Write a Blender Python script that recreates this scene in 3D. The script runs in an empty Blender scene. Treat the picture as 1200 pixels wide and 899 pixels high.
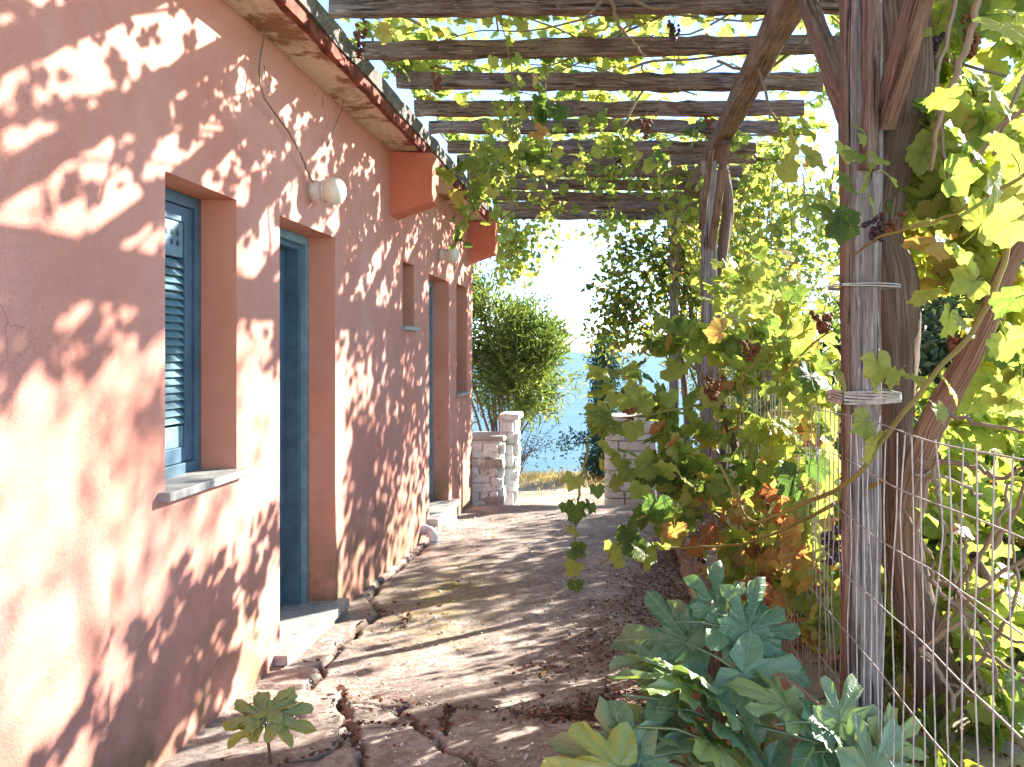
import bpy, bmesh, math, random
import numpy as np
from mathutils import Vector, Matrix, noise as mnoise

rng = np.random.default_rng(7)
random.seed(7)
SC = bpy.context.scene
COL = SC.collection
R = math.radians

# ------------------------------------------------------------------ camera, world, sun, exposure
H = 1.55                                   # eye height
VPX, VPY, FPX = 718.0, 412.0, 1000.0       # vanishing point and focal length in photo pixels (1200 wide)
cam_d = bpy.data.cameras.new('camera')
cam = bpy.data.objects.new('camera', cam_d); COL.objects.link(cam)
cam_d.sensor_width = 36.0; cam_d.lens = 36.0 * FPX / 1200
cam_d.shift_x = -(VPX - 600) / 1200; cam_d.shift_y = -(449.5 - VPY) / 1200
cam.location = (0, 0, H); cam.rotation_euler = (R(90), 0, 0)
cam_d.clip_start = 0.05; cam_d.clip_end = 120000
SC.camera = cam

SUN_DIR = Vector((1.0, 0.90, 0.574)).normalized()     # towards the sun
SUN_EL = math.asin(SUN_DIR.z); SUN_AZ = math.atan2(SUN_DIR.x, SUN_DIR.y)
world = bpy.data.worlds.new('World'); SC.world = world; world.use_nodes = True
wn = world.node_tree; wn.nodes.clear()
wo = wn.nodes.new('ShaderNodeOutputWorld'); wb = wn.nodes.new('ShaderNodeBackground'); ws = wn.nodes.new('ShaderNodeTexSky')
ws.sky_type = 'NISHITA'; ws.sun_disc = False; ws.sun_elevation = SUN_EL; ws.sun_rotation = SUN_AZ
ws.air_density = 0.6; ws.dust_density = 0.0; ws.ozone_density = 2.0; ws.altitude = 50
wn.links.new(ws.outputs[0], wb.inputs[0]); wn.links.new(wb.outputs[0], wo.inputs[0])
wb.inputs[1].default_value = 0.095
sl = bpy.data.lights.new('sun', 'SUN'); so = bpy.data.objects.new('sun', sl); COL.objects.link(so)
sl.energy = 3.3; sl.angle = R(0.55); sl.color = (1.0, 0.93, 0.82)
so.rotation_euler = (-SUN_DIR).to_track_quat('-Z', 'Y').to_euler(); so.location = (6, 6, 8)
SC.view_settings.view_transform = 'Standard'; SC.view_settings.look = 'None'
SC.view_settings.exposure = 2.95; SC.view_settings.gamma = 1.0
SC.render.engine = 'CYCLES'
cy = SC.cycles
cy.max_bounces = 8; cy.diffuse_bounces = 5; cy.glossy_bounces = 2; cy.transmission_bounces = 6; cy.transparent_max_bounces = 6
cy.sample_clamp_indirect = 8.0; cy.use_denoising = True

# ------------------------------------------------------------------ helpers
def P(px, py, Y):
    return np.array(((px - VPX) * Y / FPX, Y, H - (py - VPY) * Y / FPX))

def lin(v): return v

def mat(name):
    m = bpy.data.materials.new(name); m.use_nodes = True
    nt = m.node_tree; nt.nodes.clear()
    return m, nt
class N:
    def __init__(s, nt): s.nt = nt
    def __call__(s, typ, **kw):
        n = s.nt.nodes.new('ShaderNode' + typ)
        for k, v in kw.items(): setattr(n, k, v)
        return n
    def link(s, a, b): s.nt.links.new(a, b)
    def noise(s, vec, scale, detail=4, rough=.55, dist=0.0):
        n = s('TexNoise'); n.inputs['Scale'].default_value = scale; n.inputs['Detail'].default_value = detail
        n.inputs['Roughness'].default_value = rough; n.inputs['Distortion'].default_value = dist
        if vec is not None: s.link(vec, n.inputs['Vector'])
        return n.outputs['Fac']
    def ramp(s, fac, stops, interp='LINEAR'):
        n = s('ValToRGB'); cr = n.color_ramp; cr.interpolation = interp
        while len(cr.elements) < len(stops): cr.elements.new(.5)
        for e, (p, c) in zip(cr.elements, stops):
            e.position = p; e.color = (c, c, c, 1) if isinstance(c, (int, float)) else (*c, 1)
        s.link(fac, n.inputs[0]); return n.outputs[0]
    def mix(s, fac, a, b, blend='MIX'):
        n = s('Mix', data_type='RGBA', blend_type=blend)
        for sock, v in ((n.inputs[0], fac), (n.inputs[6], a), (n.inputs[7], b)):
            if hasattr(v, 'links'): s.link(v, sock)
            elif isinstance(v, (int, float)): sock.default_value = v
            else: sock.default_value = (*v, 1)
        return n.outputs[2]
    def math(s, op, a, b=None):
        n = s('Math', operation=op)
        for sock, v in zip(n.inputs, (a, b)):
            if v is None: continue
            if hasattr(v, 'links'): s.link(v, sock)
            else: sock.default_value = v
        return n.outputs[0]
    def mapping(s, vec, scale=(1, 1, 1), loc=(0, 0, 0)):
        n = s('Mapping'); n.inputs['Scale'].default_value = scale; n.inputs['Location'].default_value = loc
        s.link(vec, n.inputs['Vector']); return n.outputs[0]
    def bump(s, h, strength=.5, dist=.01, normal=None):
        n = s('Bump'); n.inputs['Strength'].default_value = strength; n.inputs['Distance'].default_value = dist
        s.link(h, n.inputs['Height'])
        if normal is not None: s.link(normal, n.inputs['Normal'])
        return n.outputs[0]
    def out(s, col, rough=.8, normal=None, spec=.3, metal=0):
        b = s('BsdfPrincipled'); o = s('OutputMaterial')
        if hasattr(col, 'links'): s.link(col, b.inputs['Base Color'])
        else: b.inputs['Base Color'].default_value = (*col, 1)
        if hasattr(rough, 'links'): s.link(rough, b.inputs['Roughness'])
        else: b.inputs['Roughness'].default_value = rough
        b.inputs['Specular IOR Level'].default_value = spec; b.inputs['Metallic'].default_value = metal
        if normal is not None: s.link(normal, b.inputs['Normal'])
        s.link(b.outputs[0], o.inputs[0]); return b, o

def plaster(name, base, faded, coarse=True):
    m, nt = mat(name); n = N(nt)
    g = n('NewGeometry').outputs['Position']
    sx = n('SeparateXYZ'); n.link(g, sx.inputs[0])
    big = n.noise(g, 1.3, 5, .6); mid = n.noise(g, 7, 4, .6)
    col = n.mix(n.ramp(big, [(.3, 0), (.7, 1)]), base, faded)
    col = n.mix(n.math('MULTIPLY', n.ramp(mid, [(.35, 1), (.6, 0)]), .25), col, tuple(c * .78 for c in base))
    # streaks running down the wall
    st = n.noise(n.mapping(g, (1, 9, .5)), 2.2, 3, .6)
    col = n.mix(n.math('MULTIPLY', n.ramp(st, [(.50, 0), (.72, 1)]), .4), col, (.46, .29, .25))
    pt = n.noise(g, .8, 6, .7, .8)
    col = n.mix(n.math('MULTIPLY', n.ramp(pt, [(.50, 0), (.60, 1)]), .35), col, (.64, .36, .30))
    hc = n('TexVoronoi', feature='DISTANCE_TO_EDGE'); hc.inputs['Scale'].default_value = .55
    wv = n('VectorMath', operation='ADD'); n.link(g, wv.inputs[0]); nz = n('TexNoise'); nz.inputs['Scale'].default_value = 2.5; nz.inputs['Detail'].default_value = 5; n.link(g, nz.inputs['Vector']); n.link(nz.outputs['Color'], wv.inputs[1]); n.link(wv.outputs[0], hc.inputs['Vector'])
    crk_ = n.math('MULTIPLY', n.ramp(hc.outputs['Distance'], [(.0, 1), (.0035, 0)]), n.ramp(big, [(.5, 0), (.56, 1)]))
    col = n.mix(n.math('MULTIPLY', crk_, .6), col, (.18, .08, .055))
    # splash-zone stains at the foot of the wall: grey green mould
    low = n.ramp(n.math('ADD', sx.outputs[2], n.math('MULTIPLY', mid, .45)), [(.25, 1), (.95, 0)])
    mould = n.math('MULTIPLY', low, n.ramp(n.noise(g, 3.1, 5, .65), [(.40, 0), (.58, 1)]))
    col = n.mix(n.math('MULTIPLY', mould, .8), col, (.15, .13, .07))
    fine = n.noise(g, 120, 3, .7)
    grit = n.noise(g, 58, 3, .6)
    if coarse:
        rough_zone = n.ramp(sx.outputs[1], [(.0, 1), (1, 0)])
        mr = n('MapRange'); mr.inputs['From Min'].default_value = 2.6; mr.inputs['From Max'].default_value = 2.8
        mr.inputs['To Min'].default_value = 1.0; mr.inputs['To Max'].default_value = .35
        n.link(sx.outputs[1], mr.inputs['Value'])
        pit = n.ramp(n.noise(g, 190, 4, .7), [(.32, 1), (.42, 0)])
        col = n.mix(n.math('MULTIPLY', n.math('MULTIPLY', pit, mr.outputs[0]), .42), col, (.26, .11, .07))
        hh = n.math('SUBTRACT', n.math('MULTIPLY', n.math('ADD', fine, grit), mr.outputs[0]), n.math('MULTIPLY', pit, mr.outputs[0]))
        nb = n.bump(hh, .55, .006)
    else:
        nb = n.bump(n.math('ADD', fine, grit), .3, .003)
    n.out(col, .92, nb, .15)
    return m

M = {}
M['plaster'] = plaster('pink_plaster', (.56, .235, .175), (.61, .30, .245))
M['reveal'] = plaster('bounce_warmed_plaster', (.62, .245, .155), (.66, .29, .19), False)  # same pink paint, less faded, with warm bounce light put into its colour
M['corbel'] = plaster('red_plaster', (.58, .17, .10), (.62, .22, .14), False)

def wood(name, dark, mid, light, grain=1.0, wear=.5, stretch=(2.4, 44, 44)):
    m, nt = mat(name); n = N(nt)
    oi = n('ObjectInfo'); tc = n('TexCoord').outputs['Object']
    off = n('VectorMath', operation='ADD'); n.link(tc, off.inputs[0])
    cx = n('CombineXYZ'); n.link(n.math('MULTIPLY', oi.outputs['Random'], 40), cx.inputs[0]); n.link(cx.outputs[0], off.inputs[1])
    v = off.outputs[0]
    g1 = n.noise(n.mapping(v, stretch), 1.6, 6, .65, .6)
    g2 = n.noise(n.mapping(v, (stretch[0] * 2, stretch[1] * 4, stretch[2] * 4)), 1.5, 3, .6)
    blot = n.noise(v, 3.2, 4, .6)
    col = n.ramp(g1, [(.28, dark), (.5, mid), (.72, light)])
    col = n.mix(n.math('MULTIPLY', n.ramp(blot, [(.45, 0), (.7, 1)]), wear), col, light)
    col = n.mix(n.ramp(g2, [(.30, .75), (.45, 0)]), col, tuple(c * .45 for c in dark))
    ck = n.noise(n.mapping(v, (2.2, 60, 60)), 1.0, 4, .6, .35); ckf = n.ramp(ck, [(.36, 1), (.41, 0)])
    fl = n.noise(n.mapping(v, (9, 75, 75)), 1.0, 3, .65); flf = n.ramp(fl, [(.60, 0), (.68, 1)])
    col = n.mix(n.math('MULTIPLY', flf, .55), col, tuple(min(1, c * 1.35) for c in light))
    col = n.mix(n.math('MULTIPLY', ckf, .85), col, tuple(c * .3 for c in dark))
    kv = n('TexVoronoi'); kv.inputs['Scale'].default_value = 2.3; n.link(n.mapping(v, (1, 3.2, 3.2)), kv.inputs['Vector'])
    kf = n.ramp(kv.outputs['Distance'], [(.06, 1), (.13, 0)])
    col = n.mix(n.math('MULTIPLY', kf, .7), col, tuple(c * .6 for c in dark))
    h = n.math('SUBTRACT', n.math('ADD', n.math('MULTIPLY', g1, 1.0), n.math('MULTIPLY', g2, .6)), n.math('MULTIPLY', ckf, .9))
    n.out(col, .85, n.bump(h, .7 * grain, .008), .2)
    return m
M['wood'] = wood('weathered_dark_wood', (.06, .038, .028), (.155, .102, .076), (.34, .27, .215))
M['wood_brown'] = wood('brown_wood', (.07, .038, .027), (.165, .10, .07), (.30, .205, .15))
M['wood_post'] = wood('grey_post_wood', (.075, .06, .053), (.195, .165, .148), (.38, .34, .31))
M['wood_grey'] = wood('lichen_grey_wood', (.045, .035, .03), (.13, .115, .10), (.33, .31, .28), 1.2, .8)

def bark(name, dark, mid, light, vs=2.2):
    m, nt = mat(name); n = N(nt)
    at = n('Attribute', attribute_name='bk').outputs['Vector']
    g1 = n.noise(n.mapping(at, (170, vs * 1.6, 1)), 1.0, 6, .65, .25)
    g2 = n.noise(n.mapping(at, (420, vs * 5, 1)), 1.0, 3, .6)
    col = n.ramp(g1, [(.3, dark), (.5, mid), (.7, light)])
    h = n.math('ADD', g1, n.math('MULTIPLY', g2, .4))
    n.out(col, .9, n.bump(h, .8, .006), .15)
    return m
M['bark'] = bark('shaggy_vine_bark', (.055, .035, .026), (.145, .096, .068), (.30, .215, .155))
M['bark_red'] = bark('reddish_vine_bark', (.08, .038, .025), (.21, .12, .075), (.38, .25, .16))
M['cane'] = bark('vine_cane', (.12, .085, .055), (.26, .19, .125), (.42, .335, .25))
M['cane_green'] = bark('young_cane', (.13, .10, .03), (.24, .20, .06), (.34, .28, .10))
M['tree_bark'] = bark('tree_bark', (.07, .05, .04), (.17, .13, .10), (.28, .23, .19))

def leafmat(name, stops, trans=.5, gloss=.08, rough=.4, tmul=(1.35, 1.25, .6), vein=True, veincol=(.42, .42, .16), spec=.35):
    m, nt = mat(name); n = N(nt)
    tone = n('Attribute', attribute_name='tone').outputs['Fac']
    ve = n('Attribute', attribute_name='vein').outputs['Fac']
    oi = n('ObjectInfo').outputs['Random']
    g = n('NewGeometry').outputs['Position']
    sp = n.noise(g, 22, 3, .6)
    t = n.math('ADD', tone, n.math('MULTIPLY', n.math('SUBTRACT', sp, .5), .28))
    t = n.math('ADD', t, n.math('MULTIPLY', n.math('SUBTRACT', oi, .5), .06))
    col = n.ramp(t, stops)
    if vein:
        vf = n.ramp(ve, [(.78, 0), (.97, 1)])
        sv = n('Attribute', attribute_name='sv').outputs['Fac']
        fr = n.math('ABSOLUTE', n.math('SUBTRACT', n.math('FRACT', n.math('MULTIPLY', sv, 7.0)), .5))
        vf = n.math('MAXIMUM', vf, n.math('MULTIPLY', n.ramp(fr, [(.05, 1), (.12, 0)]), .5))
        # browned margins
        ed_ = n('Attribute', attribute_name='rim').outputs['Fac']
        mg = n.math('MULTIPLY', n.ramp(n.math('ADD', ed_, n.math('MULTIPLY', sp, .6)), [(1.12, 0), (1.3, 1)]), .8)
        col = n.mix(mg, col, (.24, .11, .04))
        col = n.mix(n.math('MULTIPLY', vf, .55), col, veincol)
    # dry brown spots
    dry = n.ramp(n.noise(g, 60, 2, .5), [(.70, 0), (.76, 1)])
    col = n.mix(n.math('MULTIPLY', dry, .6), col, (.16, .07, .025))
    b = n('BsdfPrincipled'); b.inputs['Roughness'].default_value = rough; b.inputs['Specular IOR Level'].default_value = spec
    n.link(col, b.inputs['Base Color'])
    tr = n('BsdfTranslucent')
    tcol = n.mix(1.0, col, tmul, 'MULTIPLY'); n.link(tcol, tr.inputs[0])
    nb = n.bump(n.math('SUBTRACT', n.noise(g, 45, 3, .6), n.math('MULTIPLY', vf if vein else ve, .6)), .45, .006)
    n.link(nb, b.inputs['Normal'])
    mx = n('MixShader'); mx.inputs[0].default_value = trans
    n.link(b.outputs[0], mx.inputs[1]); n.link(tr.outputs[0], mx.inputs[2])
    o = n('OutputMaterial'); n.link(mx.outputs[0], o.inputs[0])
    return m
M['grape'] = leafmat('grape_leaf', [(0, (.035, .095, .03)), (.2, (.11, .20, .045)), (.42, (.27, .345, .075)), (.6, (.42, .44, .11)),
                                    (.75, (.46, .34, .11)), (.87, (.46, .20, .09)), (1, (.28, .075, .05))], .64, .08, .42, (1.2, 1.18, .78))
M['fig'] = leafmat('fig_leaf', [(0, (.085, .18, .085)), (.4, (.19, .29, .15)), (.68, (.26, .33, .11)), (1, (.36, .37, .06))], .25, .2, .36,
                   (1.6, 1.6, .6), True, (.30, .36, .22), .6)
M['oleander'] = leafmat('oleander_leaf', [(0, (.05, .10, .03)), (.5, (.15, .21, .06)), (1, (.30, .31, .10))], .45, .1, .45, (1.3, 1.3, .6), False)
M['cypress'] = leafmat('cypress_leaf', [(0, (.022, .06, .048)), (.5, (.05, .11, .085)), (1, (.09, .16, .10))], .2, .1, .6, (1.2, 1.3, .8), False)
M['mulberry'] = leafmat('broadleaf', [(0, (.05, .10, .025)), (.5, (.16, .22, .045)), (.8, (.28, .29, .06)), (1, (.32, .18, .05))], .5, .1, .45, (1.4, 1.3, .6), False)
M['olive'] = leafmat('olive_leaf', [(0, (.02, .045, .02)), (.5, (.055, .085, .04)), (1, (.14, .17, .08))], .3, .1, .5, (1.2, 1.2, .7), False)
M['drygrass'] = leafmat('dry_grass', [(0, (.42, .29, .12)), (.5, (.58, .43, .21)), (1, (.48, .42, .16))], .5, .1, .7, (1.1, 1.1, .9), False)
M['litter'] = leafmat('dead_leaf', [(0, (.05, .018, .014)), (.5, (.13, .045, .028)), (.85, (.24, .10, .05)), (1, (.36, .22, .09))], .1, .1, .6, (1.1, 1, .8), False)

def simple(name, col, rough=.6, spec=.3, metal=0, var=.25, sc=14, bump=.2):
    m, nt = mat(name); n = N(nt)
    tc = n('TexCoord').outputs['Object']
    f = n.noise(tc, sc, 4, .6)
    c = n.mix(n.ramp(f, [(.35, 0), (.65, 1)]), tuple(x * (1 - var) for x in col), tuple(min(1, x * (1 + var * .6)) for x in col))
    n.out(c, rough, n.bump(f, bump, .004), spec, metal); return m
M['blue'] = simple('blue_paint', (.065, .135, .195), .42, .45, 0, .25, 9, .15)
M['blue_light'] = simple('pale_blue_paint', (.15, .265, .315), .45, .45, 0, .25, 12, .15)
M['navy'] = simple('dark_blue_paint', (.022, .05, .095), .4, .45, 0, .25, 9, .1)
M['wire'] = simple('galvanised_wire', (.44, .42, .385), .55, .3, .3, .3, 30, .1)
M['rope'] = simple('grey_rope', (.42, .38, .33), .8, .2, 0, .35, 60, .5)
M['pvc'] = simple('grey_plastic_pipe', (.55, .55, .58), .5, .4)
M['ceramic'] = simple('white_ceramic', (.62, .56, .50), .5, .4, 0, .2, 25)
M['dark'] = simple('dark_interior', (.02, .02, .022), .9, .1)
M['grape_dark'] = simple('dark_grape', (.055, .022, .035), .45, .4, 0, .5, 30)
M['grape_dry'] = simple('dried_grape', (.16, .06, .028), .7, .2, 0, .5, 40)
M['grape_pale'] = simple('green_grape', (.22, .26, .05), .4, .4, 0, .3, 30)
M['metal'] = simple('dark_iron', (.06, .055, .055), .5, .4, .6)

def globe_mat():
    m, nt = mat('frosted_globe_glass'); n = N(nt)
    tc = n('TexCoord').outputs['Object']
    w = n.noise(n.mapping(tc, (1, 1, 1)), 24, 3, .6, 3.0)
    scr = n.ramp(w, [(.47, 0), (.5, 1), (.53, 0)])
    col = n.mix(n.math('MULTIPLY', scr, .5), (.70, .67, .56), (.35, .22, .14))
    b, o = n.out(col, .35, None, .5)
    b.inputs['Subsurface Weight'].default_value = .2; b.inputs['Subsurface Radius'].default_value = (.02, .02, .02)
    return m
M['globe'] = globe_mat()

def marble():
    m, nt = mat('grey_marble'); n = N(nt)
    tc = n('NewGeometry').outputs['Position']
    a = n.noise(n.mapping(tc, (2, 6, 3)), 3.5, 6, .65, 1.5); b2 = n.noise(tc, 20, 4, .6)
    col = n.ramp(a, [(.3, (.20, .205, .205)), (.5, (.33, .325, .315)), (.62, (.44, .43, .41))])
    col = n.mix(n.math('MULTIPLY', n.ramp(b2, [(.5, 0), (.75, 1)]), .4), col, (.30, .25, .20))
    n.out(col, .55, n.bump(b2, .2, .003), .4); return m
M['marble'] = marble()

def soffit_mat():
    m, nt = mat('stained_soffit'); n = N(nt)
    g = n('NewGeometry').outputs['Position']
    a = n.noise(g, 3.3, 6, .68, .4); b2 = n.noise(n.mapping(g, (2.5, .8, 1)), 3.0, 5, .6); f = n.noise(g, 45, 4, .6)
    col = n.mix(n.ramp(f, [(.4, 0), (.65, 1)]), (.62, .50, .38), (.72, .62, .50))
    col = n.mix(n.ramp(a, [(.50, 0), (.58, .9)]), col, (.26, .12, .07))
    col = n.mix(n.ramp(b2, [(.56, 0), (.68, .7)]), col, (.30, .27, .12))
    n.out(col, .95, n.bump(n.math('ADD', f, a), .5, .008), .1); return m
M['soffit'] = soffit_mat()
M['lip'] = simple('rust_red_edge', (.20, .055, .035), .85, .2, 0, .6, 11, .6)

def whitewash(name, base, dark):
    m, nt = mat(name); n = N(nt)
    g = n('NewGeometry').outputs['Position']; oi = n('ObjectInfo').outputs['Random']
    a = n.noise(g, 8, 5, .65); b2 = n.noise(g, 40, 4, .65)
    col = n.mix(n.ramp(n.math('ADD', a, n.math('MULTIPLY', n.math('SUBTRACT', oi, .5), .25)), [(.54, 0), (.76, 1)]), base, dark)
    col = n.mix(n.math('MULTIPLY', n.ramp(b2, [(.5, 0), (.7, 1)]), .35), col, tuple(c * .7 for c in dark))
    n.out(col, .95, n.bump(n.math('ADD', a, b2), .6, .012), .1); return m
M['white_stone'] = whitewash('whitewashed_stone', (.80, .78, .74), (.55, .48, .38))
M['mortar'] = whitewash('whitewash_mortar', (.70, .66, .60), (.45, .38, .30))
M['cap_stone'] = whitewash('grey_cap_stone', (.42, .38, .33), (.26, .21, .17))
M['brown_stone'] = whitewash('brown_field_stone', (.30, .23, .18), (.17, .12, .09))
M['pillar_stone'] = whitewash('cream_ashlar', (.66, .61, .53), (.46, .40, .32))

def concrete():
    m, nt = mat('old_stained_concrete'); n = N(nt)
    g = n('NewGeometry').outputs['Position']; sx = n('SeparateXYZ'); n.link(g, sx.inputs[0])
    d = n('Attribute', attribute_name='dirt').outputs['Fac']
    a = n.noise(g, 1.9, 7, .68, .5); b2 = n.noise(g, 6.5, 6, .65); f = n.noise(g, 60, 5, .7)
    col = n.ramp(a, [(.3, (.20, .155, .135)), (.48, (.31, .255, .225)), (.62, (.42, .36, .325))])
    col = n.mix(n.math('MULTIPLY', n.ramp(b2, [(.52, 0), (.68, 1)]), .6), col, (.20, .115, .09))
    col = n.mix(n.math('MULTIPLY', n.ramp(n.noise(g, 11, 4, .6), [(.6, 0), (.68, 1)]), .5), col, (.52, .47, .42))
    col = n.mix(n.math('MULTIPLY', n.ramp(f, [(.52, 0), (.7, 1)]), .45), col, (.16, .10, .085))
    sp = n.noise(g, 24, 5, .7); col = n.mix(n.math('MULTIPLY', n.ramp(sp, [(.50, 0), (.58, 1)]), .5), col, (.15, .095, .078))
    col = n.mix(n.math('MULTIPLY', n.ramp(n.noise(n.mapping(g, (1, 1, 1), (7, 3, 1)), 31, 4, .7), [(.56, 0), (.63, 1)]), .55), col, (.50, .43, .37))
    # moss patch beside the wall, half way down the path
    vd = n('VectorMath', operation='DISTANCE'); n.link(n.mapping(g, (1, .45, 0)), vd.inputs[0]); vd.inputs[1].default_value = (-1.05, 2.45, 0)
    ms = n.math('MULTIPLY', n.ramp(vd.outputs['Value'], [(.08, 1), (.62, 0)]), n.ramp(n.noise(g, 9, 5, .7), [(.40, 0), (.6, 1)]))
    col = n.mix(n.math('MULTIPLY', ms, .75), col, (.30, .23, .045))
    col = n.mix(n.math('MULTIPLY', d, .9), col, (.06, .035, .025))
    n.out(col, .93, n.bump(n.math('ADD', n.math('MULTIPLY', f, .7), b2), .55, .012), .15); return m
M['concrete'] = concrete()

def earth():
    m, nt = mat('dry_earth'); n = N(nt)
    g = n('NewGeometry').outputs['Position']
    a = n.noise(g, 1.4, 6, .65); f = n.noise(g, 35, 5, .7); far = n.noise(g, .15, 4, .6)
    col = n.ramp(a, [(.35, (.26, .20, .13)), (.5, (.40, .33, .24)), (.65, (.50, .44, .35))])
    col = n.mix(n.math('MULTIPLY', n.ramp(f, [(.5, 0), (.7, 1)]), .5), col, (.17, .11, .07))
    n.out(col, .95, n.bump(n.math('ADD', f, a), .6, .02), .1); return m
M['earth'] = earth()

def seamat():
    m, nt = mat('sea_water'); n = N(nt)
    g = n('NewGeometry').outputs['Position']
    a = n.noise(n.mapping(g, (.004, .02, 1)), 1.0, 5, .6); w = n.noise(n.mapping(g, (.12, .3, 1)), 1.0, 5, .65)
    band = n.noise(n.mapping(g, (.0006, .0035, 1)), 1.0, 3, .5)
    col = n.mix(n.ramp(a, [(.35, 0), (.65, 1)]), (.065, .14, .17), (.095, .17, .195))
    col = n.mix(n.ramp(band, [(.55, 0), (.62, .5)]), col, (.13, .195, .21))
    n.out(col, .5, n.bump(w, .35, 1.2), .2); return m
M['sea'] = seamat()

# --- object plumbing
def link(o, parent=None):
    COL.objects.link(o)
    if parent is not None: o.parent = parent
    return o
def tag(o, label=None, cat=None, group=None, kind=None):
    if label: o['label'] = label
    if cat: o['category'] = cat
    if group: o['group'] = group
    if kind: o['kind'] = kind
    return o
def thing(name, loc, label, cat, group=None):
    o = bpy.data.objects.new(name, None); o.location = tuple(float(v) for v in loc); o.empty_display_size = .1
    return tag(link(o), label, cat, group)

def mesh_np(name, V, F, mats, attrs=None, smooth=False, mi=None):
    """V (n,3), F list of index arrays / or (m,k) array"""
    me = bpy.data.meshes.new(name)
    V = np.asarray(V, dtype=np.float32)
    if isinstance(F, np.ndarray):
        k = F.shape[1]; nf = len(F); li = F.astype(np.int32).ravel(); ls = np.arange(nf, dtype=np.int32) * k
        me.vertices.add(len(V)); me.loops.add(len(li)); me.polygons.add(nf)
        me.vertices.foreach_set('co', V.ravel()); me.loops.foreach_set('vertex_index', li)
        me.polygons.foreach_set('loop_start', ls); me.polygons.foreach_set('loop_total', np.full(nf, k, dtype=np.int32))
    else:
        me.from_pydata(V.tolist(), [], [tuple(int(i) for i in f) for f in F])
    for m_ in (mats if isinstance(mats, (list, tuple)) else [mats]): me.materials.append(m_)
    if mi is not None: me.polygons.foreach_set('material_index', np.asarray(mi, dtype=np.int32))
    for an, av in (attrs or {}).items():
        av = np.asarray(av, dtype=np.float32)
        if av.ndim == 2:
            a = me.attributes.new(an, 'FLOAT_VECTOR', 'POINT'); a.data.foreach_set('vector', av.ravel())
        else:
            a = me.attributes.new(an, 'FLOAT', 'POINT'); a.data.foreach_set('value', av)
    me.update(calc_edges=True)
    if smooth: me.polygons.foreach_set('use_smooth', np.ones(len(me.polygons), dtype=bool))
    return me
def part(name, me, parent=None, world=True):
    """child whose mesh is given in world coordinates"""
    o = bpy.data.objects.new(name, me); link(o, parent)
    if parent is not None and world:
        p = parent; L = Vector((0, 0, 0))
        while p is not None: L += p.location; p = p.parent
        o.location = -L
    return o

class MB:
    def __init__(s): s.v = []; s.f = []; s.m = []
    def box(s, lo, hi, m=0, bev=0.0):
        x0, y0, z0 = lo; x1, y1, z1 = hi
        b = len(s.v)
        s.v += [(x0, y0, z0), (x1, y0, z0), (x1, y1, z0), (x0, y1, z0), (x0, y0, z1), (x1, y0, z1), (x1, y1, z1), (x0, y1, z1)]
        for f in ((0, 3, 2, 1), (4, 5, 6, 7), (0, 1, 5, 4), (1, 2, 6, 5), (2, 3, 7, 6), (3, 0, 4, 7)):
            s.f.append([b + i for i in f]); s.m.append(m)
    def prism(s, poly, y0, y1, m=0):
        """polygon in (x,z) extruded along y"""
        b = len(s.v); n = len(poly)
        s.v += [(x, y0, z) for x, z in poly] + [(x, y1, z) for x, z in poly]
        s.f.append([b + i for i in range(n)]); s.m.append(m)
        s.f.append([b + n + i for i in reversed(range(n))]); s.m.append(m)
        for i in range(n):
            j = (i + 1) % n; s.f.append([b + i, b + n + i, b + n + j, b + j]); s.m.append(m)
    def mesh(s, name, mats, bevel=0.0, smooth=False):
        me = bpy.data.meshes.new(name); me.from_pydata(s.v, [], s.f)
        for m_ in (mats if isinstance(mats, (list, tuple)) else [mats]): me.materials.append(m_)
        for p, i in zip(me.polygons, s.m): p.material_index = i
        bm = bmesh.new(); bm.from_mesh(me)
        bmesh.ops.recalc_face_normals(bm, faces=bm.faces)
        if bevel: bmesh.ops.bevel(bm, geom=list(bm.edges), offset=bevel, segments=2, affect='EDGES', profile=.6)
        bm.to_mesh(me); bm.free(); me.update()
        return me

def tube_arrays(pts, radii, sides=8, lump=0.0, seed=0, twist=0.0):
    seed = abs(int(seed))
    pts = np.asarray(pts, float); n = len(pts); radii = np.broadcast_to(np.asarray(radii, float), (n,))
    T = np.gradient(pts, axis=0); T /= np.linalg.norm(T, axis=1, keepdims=True) + 1e-9
    ref = np.array((0, 0, 1.0)) if abs(T[:, 2]).mean() < .8 else np.array((1.0, 0, 0))
    A = np.cross(T, ref); A /= np.linalg.norm(A, axis=1, keepdims=True) + 1e-9; B = np.cross(T, A)
    L = np.concatenate([[0], np.cumsum(np.linalg.norm(np.diff(pts, axis=0), axis=1))])
    th = np.linspace(0, 2 * np.pi, sides, endpoint=False)
    rg = np.random.default_rng(seed)
    k1, k2 = rg.uniform(0, 6, 2)
    r = np.repeat(radii[:, None], sides, 1)
    if lump:
        tt = th[None] + twist * L[:, None]
        r = r * (1 + lump * (.6 * np.sin(3 * tt + k1) + .4 * np.sin(5 * tt + k2 + 7 * L[:, None]) + .35 * np.sin(9 * L[:, None] + k1)) + rg.normal(0, lump * .10, r.shape))
    V = pts[:, None] + r[..., None] * (np.cos(th)[None, :, None] * A[:, None] + np.sin(th)[None, :, None] * B[:, None])
    bk = np.zeros((n, sides, 3)); bk[..., 0] = (np.minimum(np.arange(sides), sides - np.arange(sides)) / sides * 2 * .06 * np.maximum(radii.max() / .02, .6))[None]; bk[..., 1] = L[:, None] + k1; 
    V = V.reshape(-1, 3); F = []
    i = np.arange(n - 1)[:, None]; j = np.arange(sides)[None]
    F = np.stack([i * sides + j, i * sides + (j + 1) % sides, (i + 1) * sides + (j + 1) % sides, (i + 1) * sides + j], -1).reshape(-1, 4)
    return V, F, bk.reshape(-1, 3)
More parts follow.
